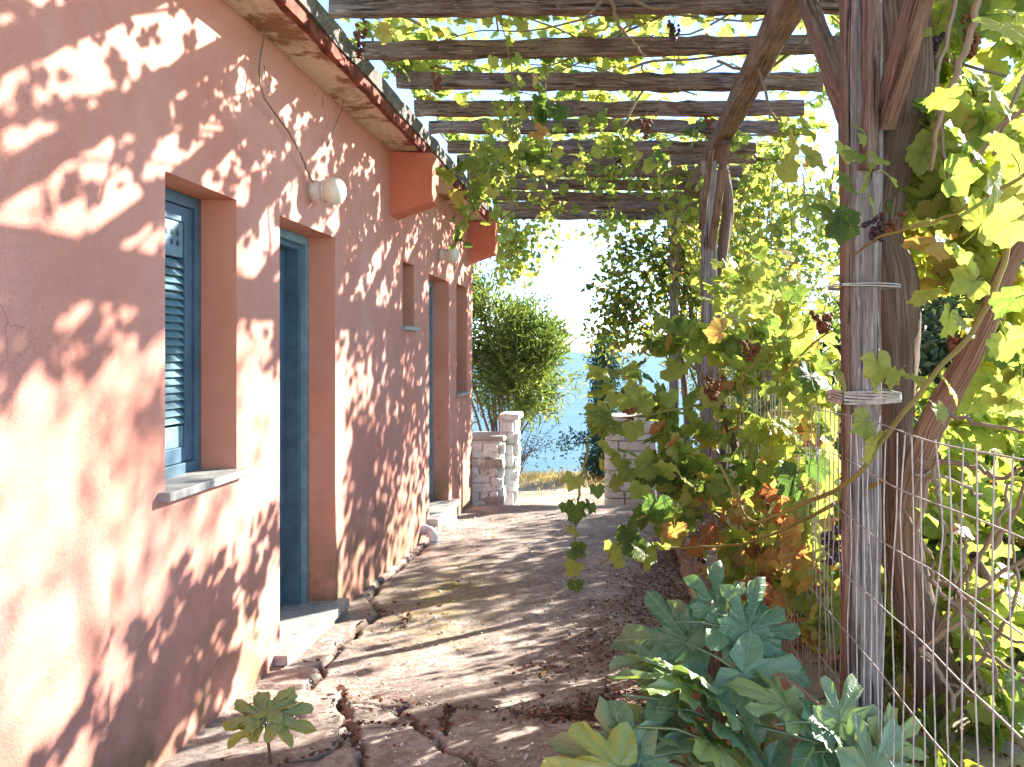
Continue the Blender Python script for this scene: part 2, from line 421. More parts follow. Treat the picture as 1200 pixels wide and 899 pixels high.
def spline(pts, sub=5):
    pts = np.asarray(pts, float); p = np.vstack([2 * pts[0] - pts[1], pts, 2 * pts[-1] - pts[-2]]); out = []
    for i in range(1, len(p) - 2):
        for t in np.linspace(0, 1, sub, endpoint=False):
            out.append(.5 * (2 * p[i] + (p[i + 1] - p[i - 1]) * t + (2 * p[i - 1] - 5 * p[i] + 4 * p[i + 1] - p[i + 2]) * t * t + (3 * p[i] - p[i - 1] - 3 * p[i + 1] + p[i + 2]) * t ** 3))
    out.append(pts[-1]); return np.array(out)
def tube(name, pts, radii, material, parent, sides=7, lump=0.0, seed=0, sub=5, jitter=0.0, twist=0.0):
    if len(pts) > 1:
        r0 = np.asarray(radii, float)
        q = spline(pts, sub)
        if r0.ndim: r0 = np.interp(np.linspace(0, 1, len(q)), np.linspace(0, 1, len(r0)), r0)
        if jitter: q = q + np.random.default_rng(abs(int(seed)) + 5).normal(0, jitter, q.shape)
    V, F, bk = tube_arrays(q, r0, sides, lump, seed, twist)
    return part(name, mesh_np(name, V, F, material, {'bk': bk}, True), parent)
def multi_tube(lst):
    """list of (pts, radii, sides) joined"""
    Vs, Fs, Bs, o = [], [], [], 0
    for pts, r, s in lst:
        V, F, b = tube_arrays(pts, r, s, .05, o)
        Vs.append(V); Fs.append(F + o); Bs.append(b); o += len(V)
    return np.vstack(Vs), np.vstack(Fs), np.vstack(Bs)

def beam(name, p0, p1, w, h, material, parent, rough=.006, seg=14, seed=0, up=(0, 0, 1)):
    """timber with worn edges: local X runs along it"""
    p0 = Vector(p0); p1 = Vector(p1); L = (p1 - p0).length
    rg = np.random.default_rng(seed + 100)
    c = .012 if min(w, h) > .05 else .004
    a, b = w / 2, h / 2
    prof = np.array([(-a + c, -b), (a - c, -b), (a, -b + c), (a, b - c), (a - c, b), (-a + c, b), (-a, b - c), (-a, -b + c)])
    k = len(prof); xs = np.linspace(0, L, seg + 1)
    V = np.zeros((seg + 1, k, 3)); V[..., 0] = xs[:, None]; V[..., 1] = prof[:, 0]; V[..., 2] = prof[:, 1]
    V[..., 1:] += rg.normal(0, rough * .5, (seg + 1, k, 2))
    V[..., 1] += (np.cumsum(rg.normal(0, rough * .25, seg + 1)))[:, None]; V[..., 2] += (np.cumsum(rg.normal(0, rough * .25, seg + 1)))[:, None]
    V = V.reshape(-1, 3)
    i = np.arange(seg)[:, None]; j = np.arange(k)[None]
    F = [tuple(q) for q in np.stack([i * k + j, (i + 1) * k + j, (i + 1) * k + (j + 1) % k, i * k + (j + 1) % k], -1).reshape(-1, 4)]
    F.append(tuple(range(k))); F.append(tuple(seg * k + q for q in reversed(range(k))))
    me = mesh_np(name, V, F, material)
    bm = bmesh.new(); bm.from_mesh(me); bmesh.ops.recalc_face_normals(bm, faces=bm.faces); bm.to_mesh(me); bm.free()
    X = (p1 - p0).normalized(); U = Vector(up); Yv = U.cross(X).normalized(); Z = X.cross(Yv)
    M4 = Matrix((X, Yv, Z)).transposed().to_4x4()
    o = bpy.data.objects.new(name, me); link(o, parent)
    par = Vector((0, 0, 0)) if parent is None else parent.location
    M4.translation = p0 - par; o.matrix_basis = M4
    return o

def rock_mesh(name, size, material, seed, rnd=.35, jit=.09):
    """26-vertex rounded block"""
    rg = np.random.default_rng(seed); V = []; idx = {}
    for x in (-1, 0, 1):
        for y in (-1, 0, 1):
            for z in (-1, 0, 1):
                if (x, y, z) == (0, 0, 0): continue
                v = np.array((x, y, z), float); ln = np.linalg.norm(v)
                v = v * (1 - rnd * .5 * max(0, ln - 1)); v += rg.normal(0, jit, 3)
                idx[(x, y, z)] = len(V); V.append(v * np.array(size) / 2)
    F = []
    for ax in range(3):
        for s in (-1, 1):
            o1, o2 = [a for a in range(3) if a != ax]
            for i in (-1, 0):
                for j in (-1, 0):
                    q = []
                    for di, dj in ((0, 0), (1, 0), (1, 1), (0, 1)):
                        k = [0, 0, 0]; k[ax] = s; k[o1] = i + di; k[o2] = j + dj; q.append(idx[tuple(k)])
                    F.append(q)
    me = mesh_np(name, np.array(V), F, material)
    bm = bmesh.new(); bm.from_mesh(me); bmesh.ops.recalc_face_normals(bm, faces=bm.faces); bm.to_mesh(me); bm.free()
    return me
def place(name, me, loc, parent, rot=(0, 0, 0), scale=(1, 1, 1)):
    o = bpy.data.objects.new(name, me); link(o, parent)
    L = Vector((0, 0, 0)); p = parent
    while p is not None: L += p.location; p = p.parent
    o.location = Vector([float(v) for v in loc]) - L; o.rotation_euler = rot; o.scale = scale
    return o

# ------------------------------------------------------------------ ground
GY = np.array([-3, 0, 3, 4.1, 5.9, 7.3, 9.7, 10.5, 12, 13.5, 15, 17]); GU = np.array([-1.44, -1.44, -1.455, -1.52, -1.57, -1.605, -1.74, -1.96, -2.0, -2.07, -2.12, -2.7])
def gz(y): return np.interp(y, GY, GU) + H
def ground_hit(px, py):
    Y = 3.0
    for _ in range(40):
        t = (py - VPY) / FPX
        Y += .5 * ((H - float(gz(Y))) / t - Y)
    return np.array(((px - VPX) * Y / FPX, Y))

def vnoise(x, y, seed, sc):
    """cheap smooth value noise for arrays"""
    rg = np.random.default_rng(seed); G = rg.uniform(-1, 1, (64, 64))
    x = x * sc; y = y * sc; xi = np.floor(x).astype(int); yi = np.floor(y).astype(int); fx = x - xi; fy = y - yi
    fx = fx * fx * (3 - 2 * fx); fy = fy * fy * (3 - 2 * fy)
    g = lambda a, b: G[a % 64, b % 64]
    return (g(xi, yi) * (1 - fx) + g(xi + 1, yi) * fx) * (1 - fy) + (g(xi, yi + 1) * (1 - fx) + g(xi + 1, yi + 1) * fx) * fy

def seg_dist(X, Y, poly):
    D = np.full(X.shape, 9.0)
    for (a, b) in zip(poly[:-1], poly[1:]):
        ax, ay = a; bx, by = b; dx, dy = bx - ax, by - ay
        t = np.clip(((X - ax) * dx + (Y - ay) * dy) / (dx * dx + dy * dy + 1e-9), 0, 1)
        D = np.minimum(D, np.hypot(X - ax - t * dx, Y - ay - t * dy))
    return D
cracks_px = [
    ([(363, 807), (400, 757), (421, 735), (445, 720), (433, 702), (446, 684), (467, 667), (487, 650), (503, 635)], .018, .035),
    ([(445, 720), (480, 722), (470, 735)], .006, .02),
    ([(401, 818), (408, 847), (421, 876), (428, 899)], .016, .04),
    ([(406, 823), (440, 824), (467, 827), (472, 838), (497, 857), (522, 882), (560, 893), (590, 899)], .010, .03),
    ([(527, 831), (523, 845), (523, 862)], .013, .03),
    ([(467, 827), (527, 830), (617, 839), (683, 846), (740, 852)], .008, .018),
    ([(415, 851), (460, 852), (497, 857)], .004, .014),
    ([(398, 808), (406, 823)], .010, .03),
    ([(408, 847), (400, 875), (372, 888), (330, 899)], .008, .03)]
crk = []
for pl, w, d in cracks_px:
    pts = np.array([ground_hit(*p) for p in pl])
    crk.append((pts, w, d))
def build_path():
    ys = np.concatenate([np.arange(-2, 2.7, .12), np.arange(2.7, 5.2, .014), np.arange(5.2, 7.6, .03), np.arange(7.6, 10.62, .06)])
    xs = np.concatenate([np.arange(-1.75, -.05, .014), np.arange(-.05, .72, .03)])
    X, Y = np.meshgrid(xs, ys)
    # jagged crack lines
    Xj = X + .018 * vnoise(X, Y, 3, 14) + .008 * vnoise(X, Y, 4, 40); Yj = Y + .03 * vnoise(X, Y, 5, 12) + .012 * vnoise(X, Y, 6, 34)
    Z = gz(Y) + .012 * vnoise(X, Y, 1, 1.7) + .007 * vnoise(X, Y, 2, 5) + .0025 * vnoise(X, Y, 9, 22) + .0015 * vnoise(X, Y, 10, 47)
    dirt = np.zeros_like(X)
    for pts, w, d in crk:
        D = seg_dist(Xj, Yj, pts)
        ww = w * (1 + .6 * vnoise(X, Y, 8, 8))
        k = np.clip((ww - D) / (ww * .6 + 1e-6), 0, 1); Z -= d * k; dirt = np.maximum(dirt, k)
    # concrete strip along the wall stands a little higher than the path
    c0 = crk[0][0]; edge = np.interp(Y, c0[:, 1], np.maximum.accumulate(c0[::1, 0]) if False else c0[:, 0])
    up = (X < edge) & (Y > c0[0, 1]) & (Y < 8.5); Z = Z + np.where(up, .014, 0)
    # right hand edge crumbles to soil
    Z -= np.clip((X - .45 - .08 * vnoise(X, Y, 12, 3)) / .15, 0, 1) * .05
    nx, ny = len(xs), len(ys)
    V = np.stack([X, Y, Z], -1).reshape(-1, 3)
    i = np.arange(ny - 1)[:, None]; j = np.arange(nx - 1)[None]
    F = np.stack([i * nx + j, i * nx + j + 1, (i + 1) * nx + j + 1, (i + 1) * nx + j], -1).reshape(-1, 4)
    o = bpy.data.objects.new('path', mesh_np('path', V, F, M['concrete'], {'dirt': dirt.ravel()}, True)); link(o)
    tag(o, kind='structure')
build_path()

def terrain_z(X, Y):
    base = gz(np.minimum(Y, 15.0)) - .07
    side = np.clip((X - .62) / .25, 0, 1); side = side * side * (3 - 2 * side)
    fade = np.clip((11.2 - Y) / 1.2, 0, 1)
    z = base + .33 * side * fade + .05 * vnoise(X, Y, 21, .9) * np.clip(np.abs(X - .0) - .7, 0, 1)
    z = z + np.where(Y > 15, -(Y - 15) * .62, 0)
    z = z + np.clip(X - 4, 0, 30) * -.03
    return np.maximum(z, -60)
def build_ground():
    ys = np.concatenate([np.arange(-6, 16, .2), np.arange(16, 40, 1.0), np.arange(40, 131, 8)])
    xs = np.concatenate([np.arange(-120, -8, 8), np.arange(-8, -2, 1), np.arange(-2, 6, .2), np.arange(6, 20, 1), np.arange(20, 130, 8)])
    X, Y = np.meshgrid(xs, ys); Z = terrain_z(X, Y) + np.where((Y > 10.8) & (Y < 16), .03 * vnoise(X, Y, 31, 2.3), 0)
    Z = np.where((Y > 13.6) & (Y < 15.3), Z + .05 * np.sin((Y - 13.6) / 1.7 * np.pi), Z)
    nx, ny = len(xs), len(ys); V = np.stack([X, Y, Z], -1).reshape(-1, 3)
    i = np.arange(ny - 1)[:, None]; j = np.arange(nx - 1)[None]
    F = np.stack([i * nx + j, i * nx + j + 1, (i + 1) * nx + j + 1, (i + 1) * nx + j], -1).reshape(-1, 4)
    o = bpy.data.objects.new('ground', mesh_np('ground', V, F, M['earth'], None, True)); link(o); tag(o, kind='structure')
build_ground()
sv = [(-60000, 60, -43), (60000, 60, -43), (60000, 90000, -43), (-60000, 90000, -43)]
o = bpy.data.objects.new('sea', mesh_np('sea', np.array(sv), [(0, 1, 2, 3)], M['sea'])); link(o); tag(o, kind='structure')

# ------------------------------------------------------------------ house
WX = -1.6
OPEN = {'w1': (3.05, 3.63, -.505 + H, .645 + H), 'd1': (4.10, 4.92, -1.445 + H, .655 + H), 'w2': (6.50, 6.87, .19 + H, .69 + H),
        'd2': (7.44, 8.33, -1.46 + H, .68 + H), 'w3': (8.74, 9.36, -.44 + H, .70 + H)}
DEP = .15
Y0H, Y1H = -2.0, 9.72
house = thing('house', (WX, 4.0, .03), 'low house with sun-dappled pink plaster wall and blue painted shutter and doors', 'house')
def build_wall():
    def cuts(lo, hi, ed, step):
        c = sorted(set([lo, hi] + ed)); out = []
        for a, b in zip(c[:-1], c[1:]):
            k = max(1, int(math.ceil((b - a) / step))); out += list(np.linspace(a, b, k, endpoint=False))
        return np.array(out + [hi])
    ye = [v for q in OPEN.values() for v in q[:2]] + [2.695, 2.705]; ze = [v for q in OPEN.values() for v in q[2:]]
    ys = cuts(Y0H, Y1H, ye, .09); zs = cuts(-.45, 1.46 + H, ze, .09)
    Yg, Zg = np.meshgrid(ys, zs, indexing='ij')
    X = WX + .006 * vnoise(Yg, Zg, 41, 1.3) + .003 * vnoise(Yg, Zg, 42, 4.5)
    X = X + np.where(Yg < 2.70, .012 * np.clip((1.45 - Zg) / .3, 0, 1), 0)
    for (a, b, c, d) in OPEN.values():    # keep the rims of openings on the wall plane
        rim = (Yg >= a - 1e-6) & (Yg <= b + 1e-6) & (Zg >= c - 1e-6) & (Zg <= d + 1e-6)
        X = np.where(rim, WX, X)
    ny, nz = len(ys), len(zs); V = np.stack([X, Yg, Zg], -1).reshape(-1, 3).tolist(); F = []; mi = []
    for i in range(ny - 1):
        yc = (ys[i] + ys[i + 1]) / 2
        for j in range(nz - 1):
            zc = (zs[j] + zs[j + 1]) / 2
            if any(a < yc < b and c < zc < d for (a, b, c, d) in OPEN.values()): continue
            F.append((i * nz + j, (i + 1) * nz + j, (i + 1) * nz + j + 1, i * nz + j + 1)); mi.append(0)
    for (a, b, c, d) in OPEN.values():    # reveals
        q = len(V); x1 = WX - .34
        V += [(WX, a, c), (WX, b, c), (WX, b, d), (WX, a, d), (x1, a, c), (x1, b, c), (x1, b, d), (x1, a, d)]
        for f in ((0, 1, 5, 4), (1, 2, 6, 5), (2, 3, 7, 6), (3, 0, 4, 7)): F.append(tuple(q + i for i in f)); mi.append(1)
    q = len(V)   # end walls and back wall
    V += [(WX, Y1H, -.45), (-6, Y1H, -.45), (-6, Y1H, 3.01), (WX, Y1H, 3.01), (WX, Y0H, -.45), (-6, Y0H, -.45), (-6, Y0H, 3.01), (WX, Y0H, 3.01)]
    for f in ((0, 1, 2, 3), (4, 5, 6, 7), (1, 5, 6, 2)): F.append(tuple(q + i for i in f)); mi.append(0)
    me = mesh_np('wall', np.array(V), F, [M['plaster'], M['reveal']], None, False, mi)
    part('wall', me, house)
    mb = MB(); mb.box((-2.02, Y0H + .05, -.3), (-1.945, Y1H - .05, 2.95)); part('unlit_room_backing', mb.mesh('unlit_room_backing', M['dark']), house)  # near-black panel paints in the unlit room behind the openings
build_wall()
# roof slab with its overhanging soffit and rust-red lip
mb = MB(); mb.box((-6.05, Y0H - .05, 1.447 + H), (-1.385, Y1H + .1, 1.60 + H)); roof = part('roof', mb.mesh('roof', M['soffit']), house)
def lip_strip(name, x0, x1, z0, z1, material, seed, amp):
    ys = np.linspace(Y0H - .05, Y1H + .12, 90); rg = np.random.default_rng(seed); V = []; F = []
    for i, y in enumerate(ys):
        a = rg.normal(0, amp, 8); V += [(x0 + a[0], y, z0 + a[1]), (x1 + a[2], y, z0 + a[3]), (x1 + a[4], y, z1 + a[5]), (x0 + a[6], y, z1 + a[7])]
    for i in range(len(ys) - 1):
        for k in range(4): F.append((i * 4 + k, i * 4 + (k + 1) % 4, (i + 1) * 4 + (k + 1) % 4, (i + 1) * 4 + k))
    F += [(0, 1, 2, 3), tuple(4 * (len(ys) - 1) + k for k in (3, 2, 1, 0))]
    me = mesh_np(name, np.array(V), F, material); bm = bmesh.new(); bm.from_mesh(me); bmesh.ops.recalc_face_normals(bm, faces=bm.faces); bm.to_mesh(me); bm.free()
    return me
part('roof_edge', lip_strip('roof_edge', -1.384, -1.352, 1.432 + H, 1.497 + H, M['lip'], 3, .0025), house)
part('roof_gutter_board', lip_strip('roof_gutter_board', -1.384, -1.338, 1.499 + H, 1.598 + H, M['wood_grey'], 4, .003), house)
# corbels
for y0, y1 in ((6.14, 6.36), (9.40, 9.62)):
    mb = MB(); mb.prism([(-1.62, .97 + H), (-1.30, 1.085 + H), (-1.295, 1.43 + H), (-1.62, 1.445 + H)], y0, y1)
    part('corbel', mb.mesh('corbel', M['corbel'], .008), house)
# sills and steps
def slab(name, a, b, z, th, out_, inn, seed, material='marble'):
    mb = MB(); mb.box((WX - inn, a, z - th), (WX + out_, b, z)); return part(name, mb.mesh(name, M[material], .004), house)
slab('window_sill', 3.0, 3.69, -.498 + H, .032, .045, .15, 1)
slab('window_sill', 6.46, 6.92, .195 + H, .03, .035, .12, 2)
slab('window_sill', 8.70, 9.41, -.435 + H, .03, .035, .12, 3)
slab('door_step', 4.03, 4.98, -1.437 + H, .05, .065, .28, 4)
slab('door_step', 7.38, 8.42, -1.452 + H, .06, .09, .28, 5)
mb = MB(); mb.box((WX - .2, 4.0, -1.62 + H), (WX + .05, 5.0, -1.489 + H)); part('step_base', mb.mesh('step_base', M['concrete'], .01), house)
mb = MB(); mb.box((WX - .2, 7.36, -1.75 + H), (WX + .06, 8.44, -1.514 + H)); part('step_base', mb.mesh('step_base', M['concrete'], .01), house)
def frame(name, a, b, c, d, x0, x1, t, material, parent, bottom=True):
    mb = MB()
    mb.box((x1, a, c), (x0, a + t, d)); mb.box((x1, b - t, c), (x0, b, d)); mb.box((x1 - .0, a + t, d - t), (x0, b - t, d))
    if bottom: mb.box((x1, a + t, c), (x0, b - t, c + t))
    return part(name, mb.mesh(name, M[material], .003), parent)
# louvred shutter
a, b, c, d = OPEN['w1']
sh = frame('shutter', a, b, c, d, WX - DEP, WX - DEP - .07, .05, 'blue', house, True)
sh['label'] = 'blue louvred window shutter'
f2 = frame('shutter_stile', a + .052, b - .052, c + .052, d - .052, WX - DEP - .012, WX - DEP - .05, .062, 'blue', sh)
mb = MB(); mb.box((WX - DEP - .045, a + .115, d - .26), (WX - DEP - .02, b - .115, d - .115)); part('top_panel', mb.mesh('top_panel', M['blue_light'], .003), sh)
mb = MB(); mb.box((WX - DEP - .045, a + .115, c + .115), (WX - DEP - .02, b - .115, c + .2)); part('bottom_panel', mb.mesh('bottom_panel', M['blue_light'], .003), sh)
mb = MB(); mb.box((WX - DEP - .075, a + .06, c + .06), (WX - DEP - .066, b - .06, d - .06)); part('backing', mb.mesh('backing', M['navy']), sh)
nsl = 21; z0, z1 = c + .215, d - .27
mb = MB(); t = .004; hw = (b - a) / 2 - .117
mb.prism([(-.0, -.020), (.0045, -.0175), (-.0275, .0195), (-.0325, .017)], -hw, hw)
sme = mb.mesh('slat', M['blue_light'])
for i in range(nsl): place('slat', sme, (WX - DEP - .017, (a + b) / 2, z0 + (i + .5) * (z1 - z0) / nsl), sh)
for i in range(5):
    mbh = MB(); yy = b - .16 - (i % 3) * .045; zz = d - .165 - (i // 3) * .04
    mbh.box((WX - DEP - .0205, yy - .009, zz - .011), (WX - DEP - .0185, yy + .009, zz + .011)); part('pierced_hole', mbh.mesh('pierced_hole', M['navy']), sh)
def door(a, b, c, d):
    fr = frame('door', a, b, c, d, WX - DEP, WX - DEP - .16, .05, 'blue_light', house, False)
    fr['label'] = 'blue wooden door in its frame'
    frame('door_stop', a + .05, b - .05, c, d - .05, WX - DEP - .03, WX - DEP - .15, .03, 'blue', fr, False)
    mb = MB(); mb.box((WX - DEP - .155, a + .08, c + .01), (WX - DEP - .11, b - .08, d - .08)); part('door_leaf', mb.mesh('door_leaf', M['blue'], .003), fr)
    for (u0, u1) in ((.12, .92), (1.06, 1.86)):
        mb = MB(); mb.box((WX - DEP - .112, a + .2, c + u0), (WX - DEP - .098, b - .2, c + u1)); part('door_panel', mb.mesh('door_panel', M['navy'], .006), fr)
    mb = MB(); mb.box((WX - DEP - .11, a + .095, c + .95), (WX - DEP - .07, a + .115, c + 1.05)); part('door_handle', mb.mesh('door_handle', M['metal'], .004), fr)
door(*OPEN['d1']); door(*OPEN['d2'])
def back_window(a, b, c, d):
    fr = frame('window', a, b, c, d, WX - DEP, WX - DEP - .05, .045, 'blue', house)
    mb = MB(); mb.box((WX - DEP - .04, a + .04, c + .04), (WX - DEP - .03, b - .04, d - .04)); part('pane', mb.mesh('pane', M['navy']), fr)
back_window(*OPEN['w2']); w3 = OPEN['w3']; back_window(*w3)
for zz in (w3[3] - .22, w3[2] + .16):
    mb = MB(); mb.box((WX - DEP, w3[1] - .03, zz - .04), (WX - DEP + .03, w3[1] - .012, zz + .04)); part('hinge', mb.mesh('hinge', M['metal'], .003), house)
# drain elbow at the foot of the wall
pp = [P(0, 0, 7.05)] * 0 + [np.array((WX - .05, 7.12, -1.49 + H)), np.array((WX + .05, 7.12, -1.49 + H)), np.array((WX + .095, 7.10, -1.505 + H)), np.array((WX + .115, 7.08, -1.56 + H)), np.array((WX + .115, 7.08, -1.60 + H))]
tube('drain_pipe', pp, .038, M['pvc'], house, 12)
tube('drain_collar', [np.array((WX + .0, 7.12, -1.49 + H)), np.array((WX + .05, 7.12, -1.49 + H))], .047, M['pvc'], house, 12)

def lathe(name, prof, axis_loc, material, parent, seg=24):
    """profile (r, t) revolved round the x axis"""
    V = []; F = []; n = len(prof)
    for i in range(seg):
        a = 2 * math.pi * i / seg
        for r, t_ in prof: V.append((axis_loc[0] + t_, axis_loc[1] + r * math.cos(a), axis_loc[2] + r * math.sin(a)))
    for i in range(seg):
        for j in range(n - 1): F.append((i * n + j, i * n + j + 1, ((i + 1) % seg) * n + j + 1, ((i + 1) % seg) * n + j))
    return part(name, mesh_np(name, np.array(V), F, material, None, True), parent)
for y, u, lb in ((4.52, .85, 'scratched white globe lamp on the wall above and beside the nearest blue door'), (7.86, .89, 'far small globe lamp on the wall near the second doorway')):
    l = thing('wall_lamp', (WX, y, u + H), lb, 'lamp', 'globe lamps on the pink wall')
    lathe('base', [(.0, .0), (.058, .0), (.058, .035), (.052, .055), (.05, .075), (.0, .075)], (WX, y, u + H), M['ceramic'], l)
    g = [(.052, .07), (.054, .085)] + [(.074 * math.sin(q), .125 - .062 * math.cos(q)) for q in np.linspace(.75, math.pi, 12)]
    lathe('globe', g, (WX, y, u + H), M['globe'], l)
    lathe('fixing_ring', [(.0, .068), (.06, .068), (.06, .084), (.054, .086)], (WX, y, u + H), M['ceramic'], l)

# ------------------------------------------------------------------ pergola
perg = thing('pergola', (.8, 2.66, .2), 'weathered timber pergola of dark rafters on braced posts along the path', 'pergola')
PX = .8
for i, y in enumerate(np.concatenate([np.arange(1.34, 4.0, .6), [4.34, 4.94, 5.55, 6.14, 6.72, 7.35, 7.86, 8.42, 8.98, 9.62, 10.3, 10.95]])):
    x0 = -1.43 + rng.normal(0, .015); x1 = 1.33 + rng.normal(0, .05) - (.12 if i == 5 else 0)
    sk = rng.normal(0, .025)
    beam('rafter', (x0, y + .015 + sk * .5, 1.765 + H + rng.normal(0, .006)), (x1, y - .015 - sk, 1.752 + H + rng.normal(0, .008)), .062 + rng.normal(0, .004), .105 + rng.normal(0, .008), M['wood'], perg, .0085, 34, i)
beam('beam', (.86, .6, 1.625 + H), (.825, 7.2, 1.625 + H), .12, .145, M['wood_brown'], perg, .007, 30, 61)
beam('beam', (.812, 6.9, 1.60 + H), (.80, 11.4, 1.615 + H), .11, .14, M['wood_brown'], perg, .007, 20, 62)
beam('post', (.782, 2.66, .12), (.782, 2.66, 1.55 + H), .098, .12, M['wood_post'], perg, .004, 24, 63, (0, 1, 0))
beam('post', (.775, 6.95, .15), (.785, 6.95, 1.54 + H), .12, .12, M['wood_post'], perg, .005, 20, 64, (0, 1, 0))
beam('post', (.765, 10.7, -.2), (.775, 10.7, 1.56 + H), .115, .115, M['wood_post'], perg, .005, 18, 65, (0, 1, 0))
beam('post', (.84, -1.2, .1), (.84, -1.2, 1.55 + H), .12, .12, M['wood_post'], perg, .004, 14, 66, (0, 1, 0))
beam('plank', (.721, 2.64, .12), (.723, 2.64, 1.30 + H), .018, .06, M['wood_brown'], perg, .003, 18, 67, (0, 1, 0))
# knee braces
beam('brace', (.79, 2.75, .68 + H), (.84, 3.75, 1.56 + H), .05, .10, M['wood_brown'], perg, .004, 10, 68)
beam('brace', (.83, 2.60, .70 + H), (.87, 1.75, 1.56 + H), .095, .05, M['wood_brown'], perg, .004, 10, 69, (1, 0, 0))
beam('brace', (.775, 2.58, .55 + H), (.78, 2.56, 1.55 + H), .045, .04, M['wood_brown'], perg, .004, 10, 70)
beam('brace', (.80, 6.86, .85 + H), (.835, 6.25, 1.54 + H), .09, .05, M['wood_brown'], perg, .004, 10, 71, (1, 0, 0))
beam('brace', (.72, 6.93, 1.0 + H), (.74, 6.5, 1.54 + H), .025, .05, M['wood'], perg, .003, 8, 72, (1, 0, 0))
beam('brace', (.785, 10.6, .9 + H), (.81, 10.1, 1.54 + H), .07, .05, M['wood'], perg, .004, 8, 73, (1, 0, 0))

# ------------------------------------------------------------------ leaves
def leaf_outline(seed, kind='grape'):
    rg = np.random.default_rng(seed)
    if kind == 'grape':
        half = [(0, 1.0), (9, .86), (16, .88), (24, .77), (31, .74), (38, .79), (47, .80), (55, .92), (63, .81), (72, .80), (82, .70), (90, .69), (98, .74), (110, .82), (121, .71), (134, .68), (147, .58), (160, .50), (172, .20)]
        ribs = {0, 55, 110}
    elif kind == 'fig':
        half = [(0, 1.0), (6, .97), (11, .89), (14.5, .75), (15, .6), (17, .47), (22, .39), (28, .45), (31, .58), (34, .71), (38, .81), (44, .85), (51, .80), (55, .69), (58, .56), (63, .43), (70, .37), (77, .40), (85, .48), (94, .56), (104, .58), (115, .52), (128, .41), (145, .33), (160, .29), (172, .12)]
        ribs = {0, 44, 104}
    pts = []
    for s in (1, -1):
        for a, r in (half if s == 1 else half[1:]):
            if kind == 'fig': r2 = r
            else: r2 = r
            pts.append((s * a, r2 * (1 + rg.normal(0, .045)), a in ribs))
    pos = [p for p in pts if p[0] >= 0]; neg = sorted([p for p in pts if p[0] < 0], key=lambda p: p[0])
    return neg + pos           # -172 .. 172
def leaf_template(seed, kind='grape', hi=True):
    rg = np.random.default_rng(seed + 50)
    out = leaf_outline(seed, kind); n = len(out)
    ang = np.radians([p[0] for p in out]) + rg.normal(0, .02, n); rr = np.array([p[1] for p in out]); rib = np.array([p[2] for p in out], float)
    if not hi:
        keep = [i for i in range(n) if rib[i] or i % 2 == 0 or i in (0, n - 1)]; ang, rr, rib = ang[keep], rr[keep], rib[keep]; n = len(keep)
    dirv = np.stack([np.sin(ang), np.cos(ang)], -1)
    ribang = np.radians((0, 55, -55, 110, -110) if kind == 'grape' else (0, 44, -44, 104, -104))
    dth = np.min(np.abs(ang[:, None] - ribang[None]), axis=1); near = ribang[np.argmin(np.abs(ang[:, None] - ribang[None]), axis=1)]
    soft = np.exp(-(dth / .24) ** 2); along = np.cos(ang - near); perp = np.abs(np.sin(ang - near))
    droop = rg.uniform(.12, .42); cup = rg.uniform(-.05, .30); fold = rg.uniform(.03, .10) * (.3 if kind == 'fig' else 1)
    k1, k2 = rg.uniform(0, 6, 2)
    def zf(xy, ribv, r):
        return -droop * np.clip(xy[..., 1], 0, 2) ** 2 - droop * .45 * (xy[..., 0] ** 2) + cup * np.abs(xy[..., 0]) * .6 - fold * (ribv - .5) * r + .035 * np.sin(7 * xy[..., 0] + k1) * np.sin(6 * xy[..., 1] + k2)
    V = [np.zeros(3)]; ve = [1.0]; sv = [0.0]; rim = [0.0]
    wav = rg.normal(0, .045, n)
    rings = [(.36, .6), (.70, .6)] if hi else []
    lv = []
    for fr, k in rings:
        xy = dirv * (rr * (fr * (1 - .12 * (1 - rib)) + .0))[:, None]; z = zf(xy, soft, np.hypot(*xy.T)) + wav * .3; rq = np.hypot(*xy.T); sv += list(rq * (along - .75 * perp)); rim += [fr * .8] * n
        lv.append(len(V)); V += list(np.column_stack([xy, z])); ve += list(rib)
    xy = dirv * rr[:, None]; z = zf(xy, soft, rr) + wav; sv += list(rr * (along - .75 * perp)); rim += [1.0] * n
    lv.append(len(V)); V += list(np.column_stack([xy, z])); ve += list(rib)
    F = []
    b = lv[0]
    for i in range(n - 1): F.append((0, b + i, b + i + 1))
    if hi:
        for b, c in zip(lv[:-1], lv[1:]):
          for i in range(n - 1): F.append((b + i, c + i, c + i + 1)); F.append((b + i, c + i + 1, b + i + 1))
    # leaf stalk
    q = len(V); w = .022
    for tt in (0, .5, 1):
        y_ = -.75 * tt; z_ = -.28 * tt * tt + .02
        V += [np.array((-w, y_, z_)), np.array((w, y_, z_)), np.array((0, y_, z_ - w * 1.5))]; ve += [.9] * 3; sv += [.07] * 3; rim += [0.0] * 3
    for s in range(2):
        for k in range(3):
            a0, a1 = q + s * 3 + k, q + s * 3 + (k + 1) % 3; F.append((a0, a1, a1 + 3)); F.append((a0, a1 + 3, a0 + 3))
    return np.array(V), np.array(F), np.array([ve, sv, rim])
NVAR = 8
G_HI = [leaf_template(i, 'grape', True) for i in range(NVAR)]
G_LO = [leaf_template(i, 'grape', False) for i in range(NVAR)]
_mesh_cache = {}
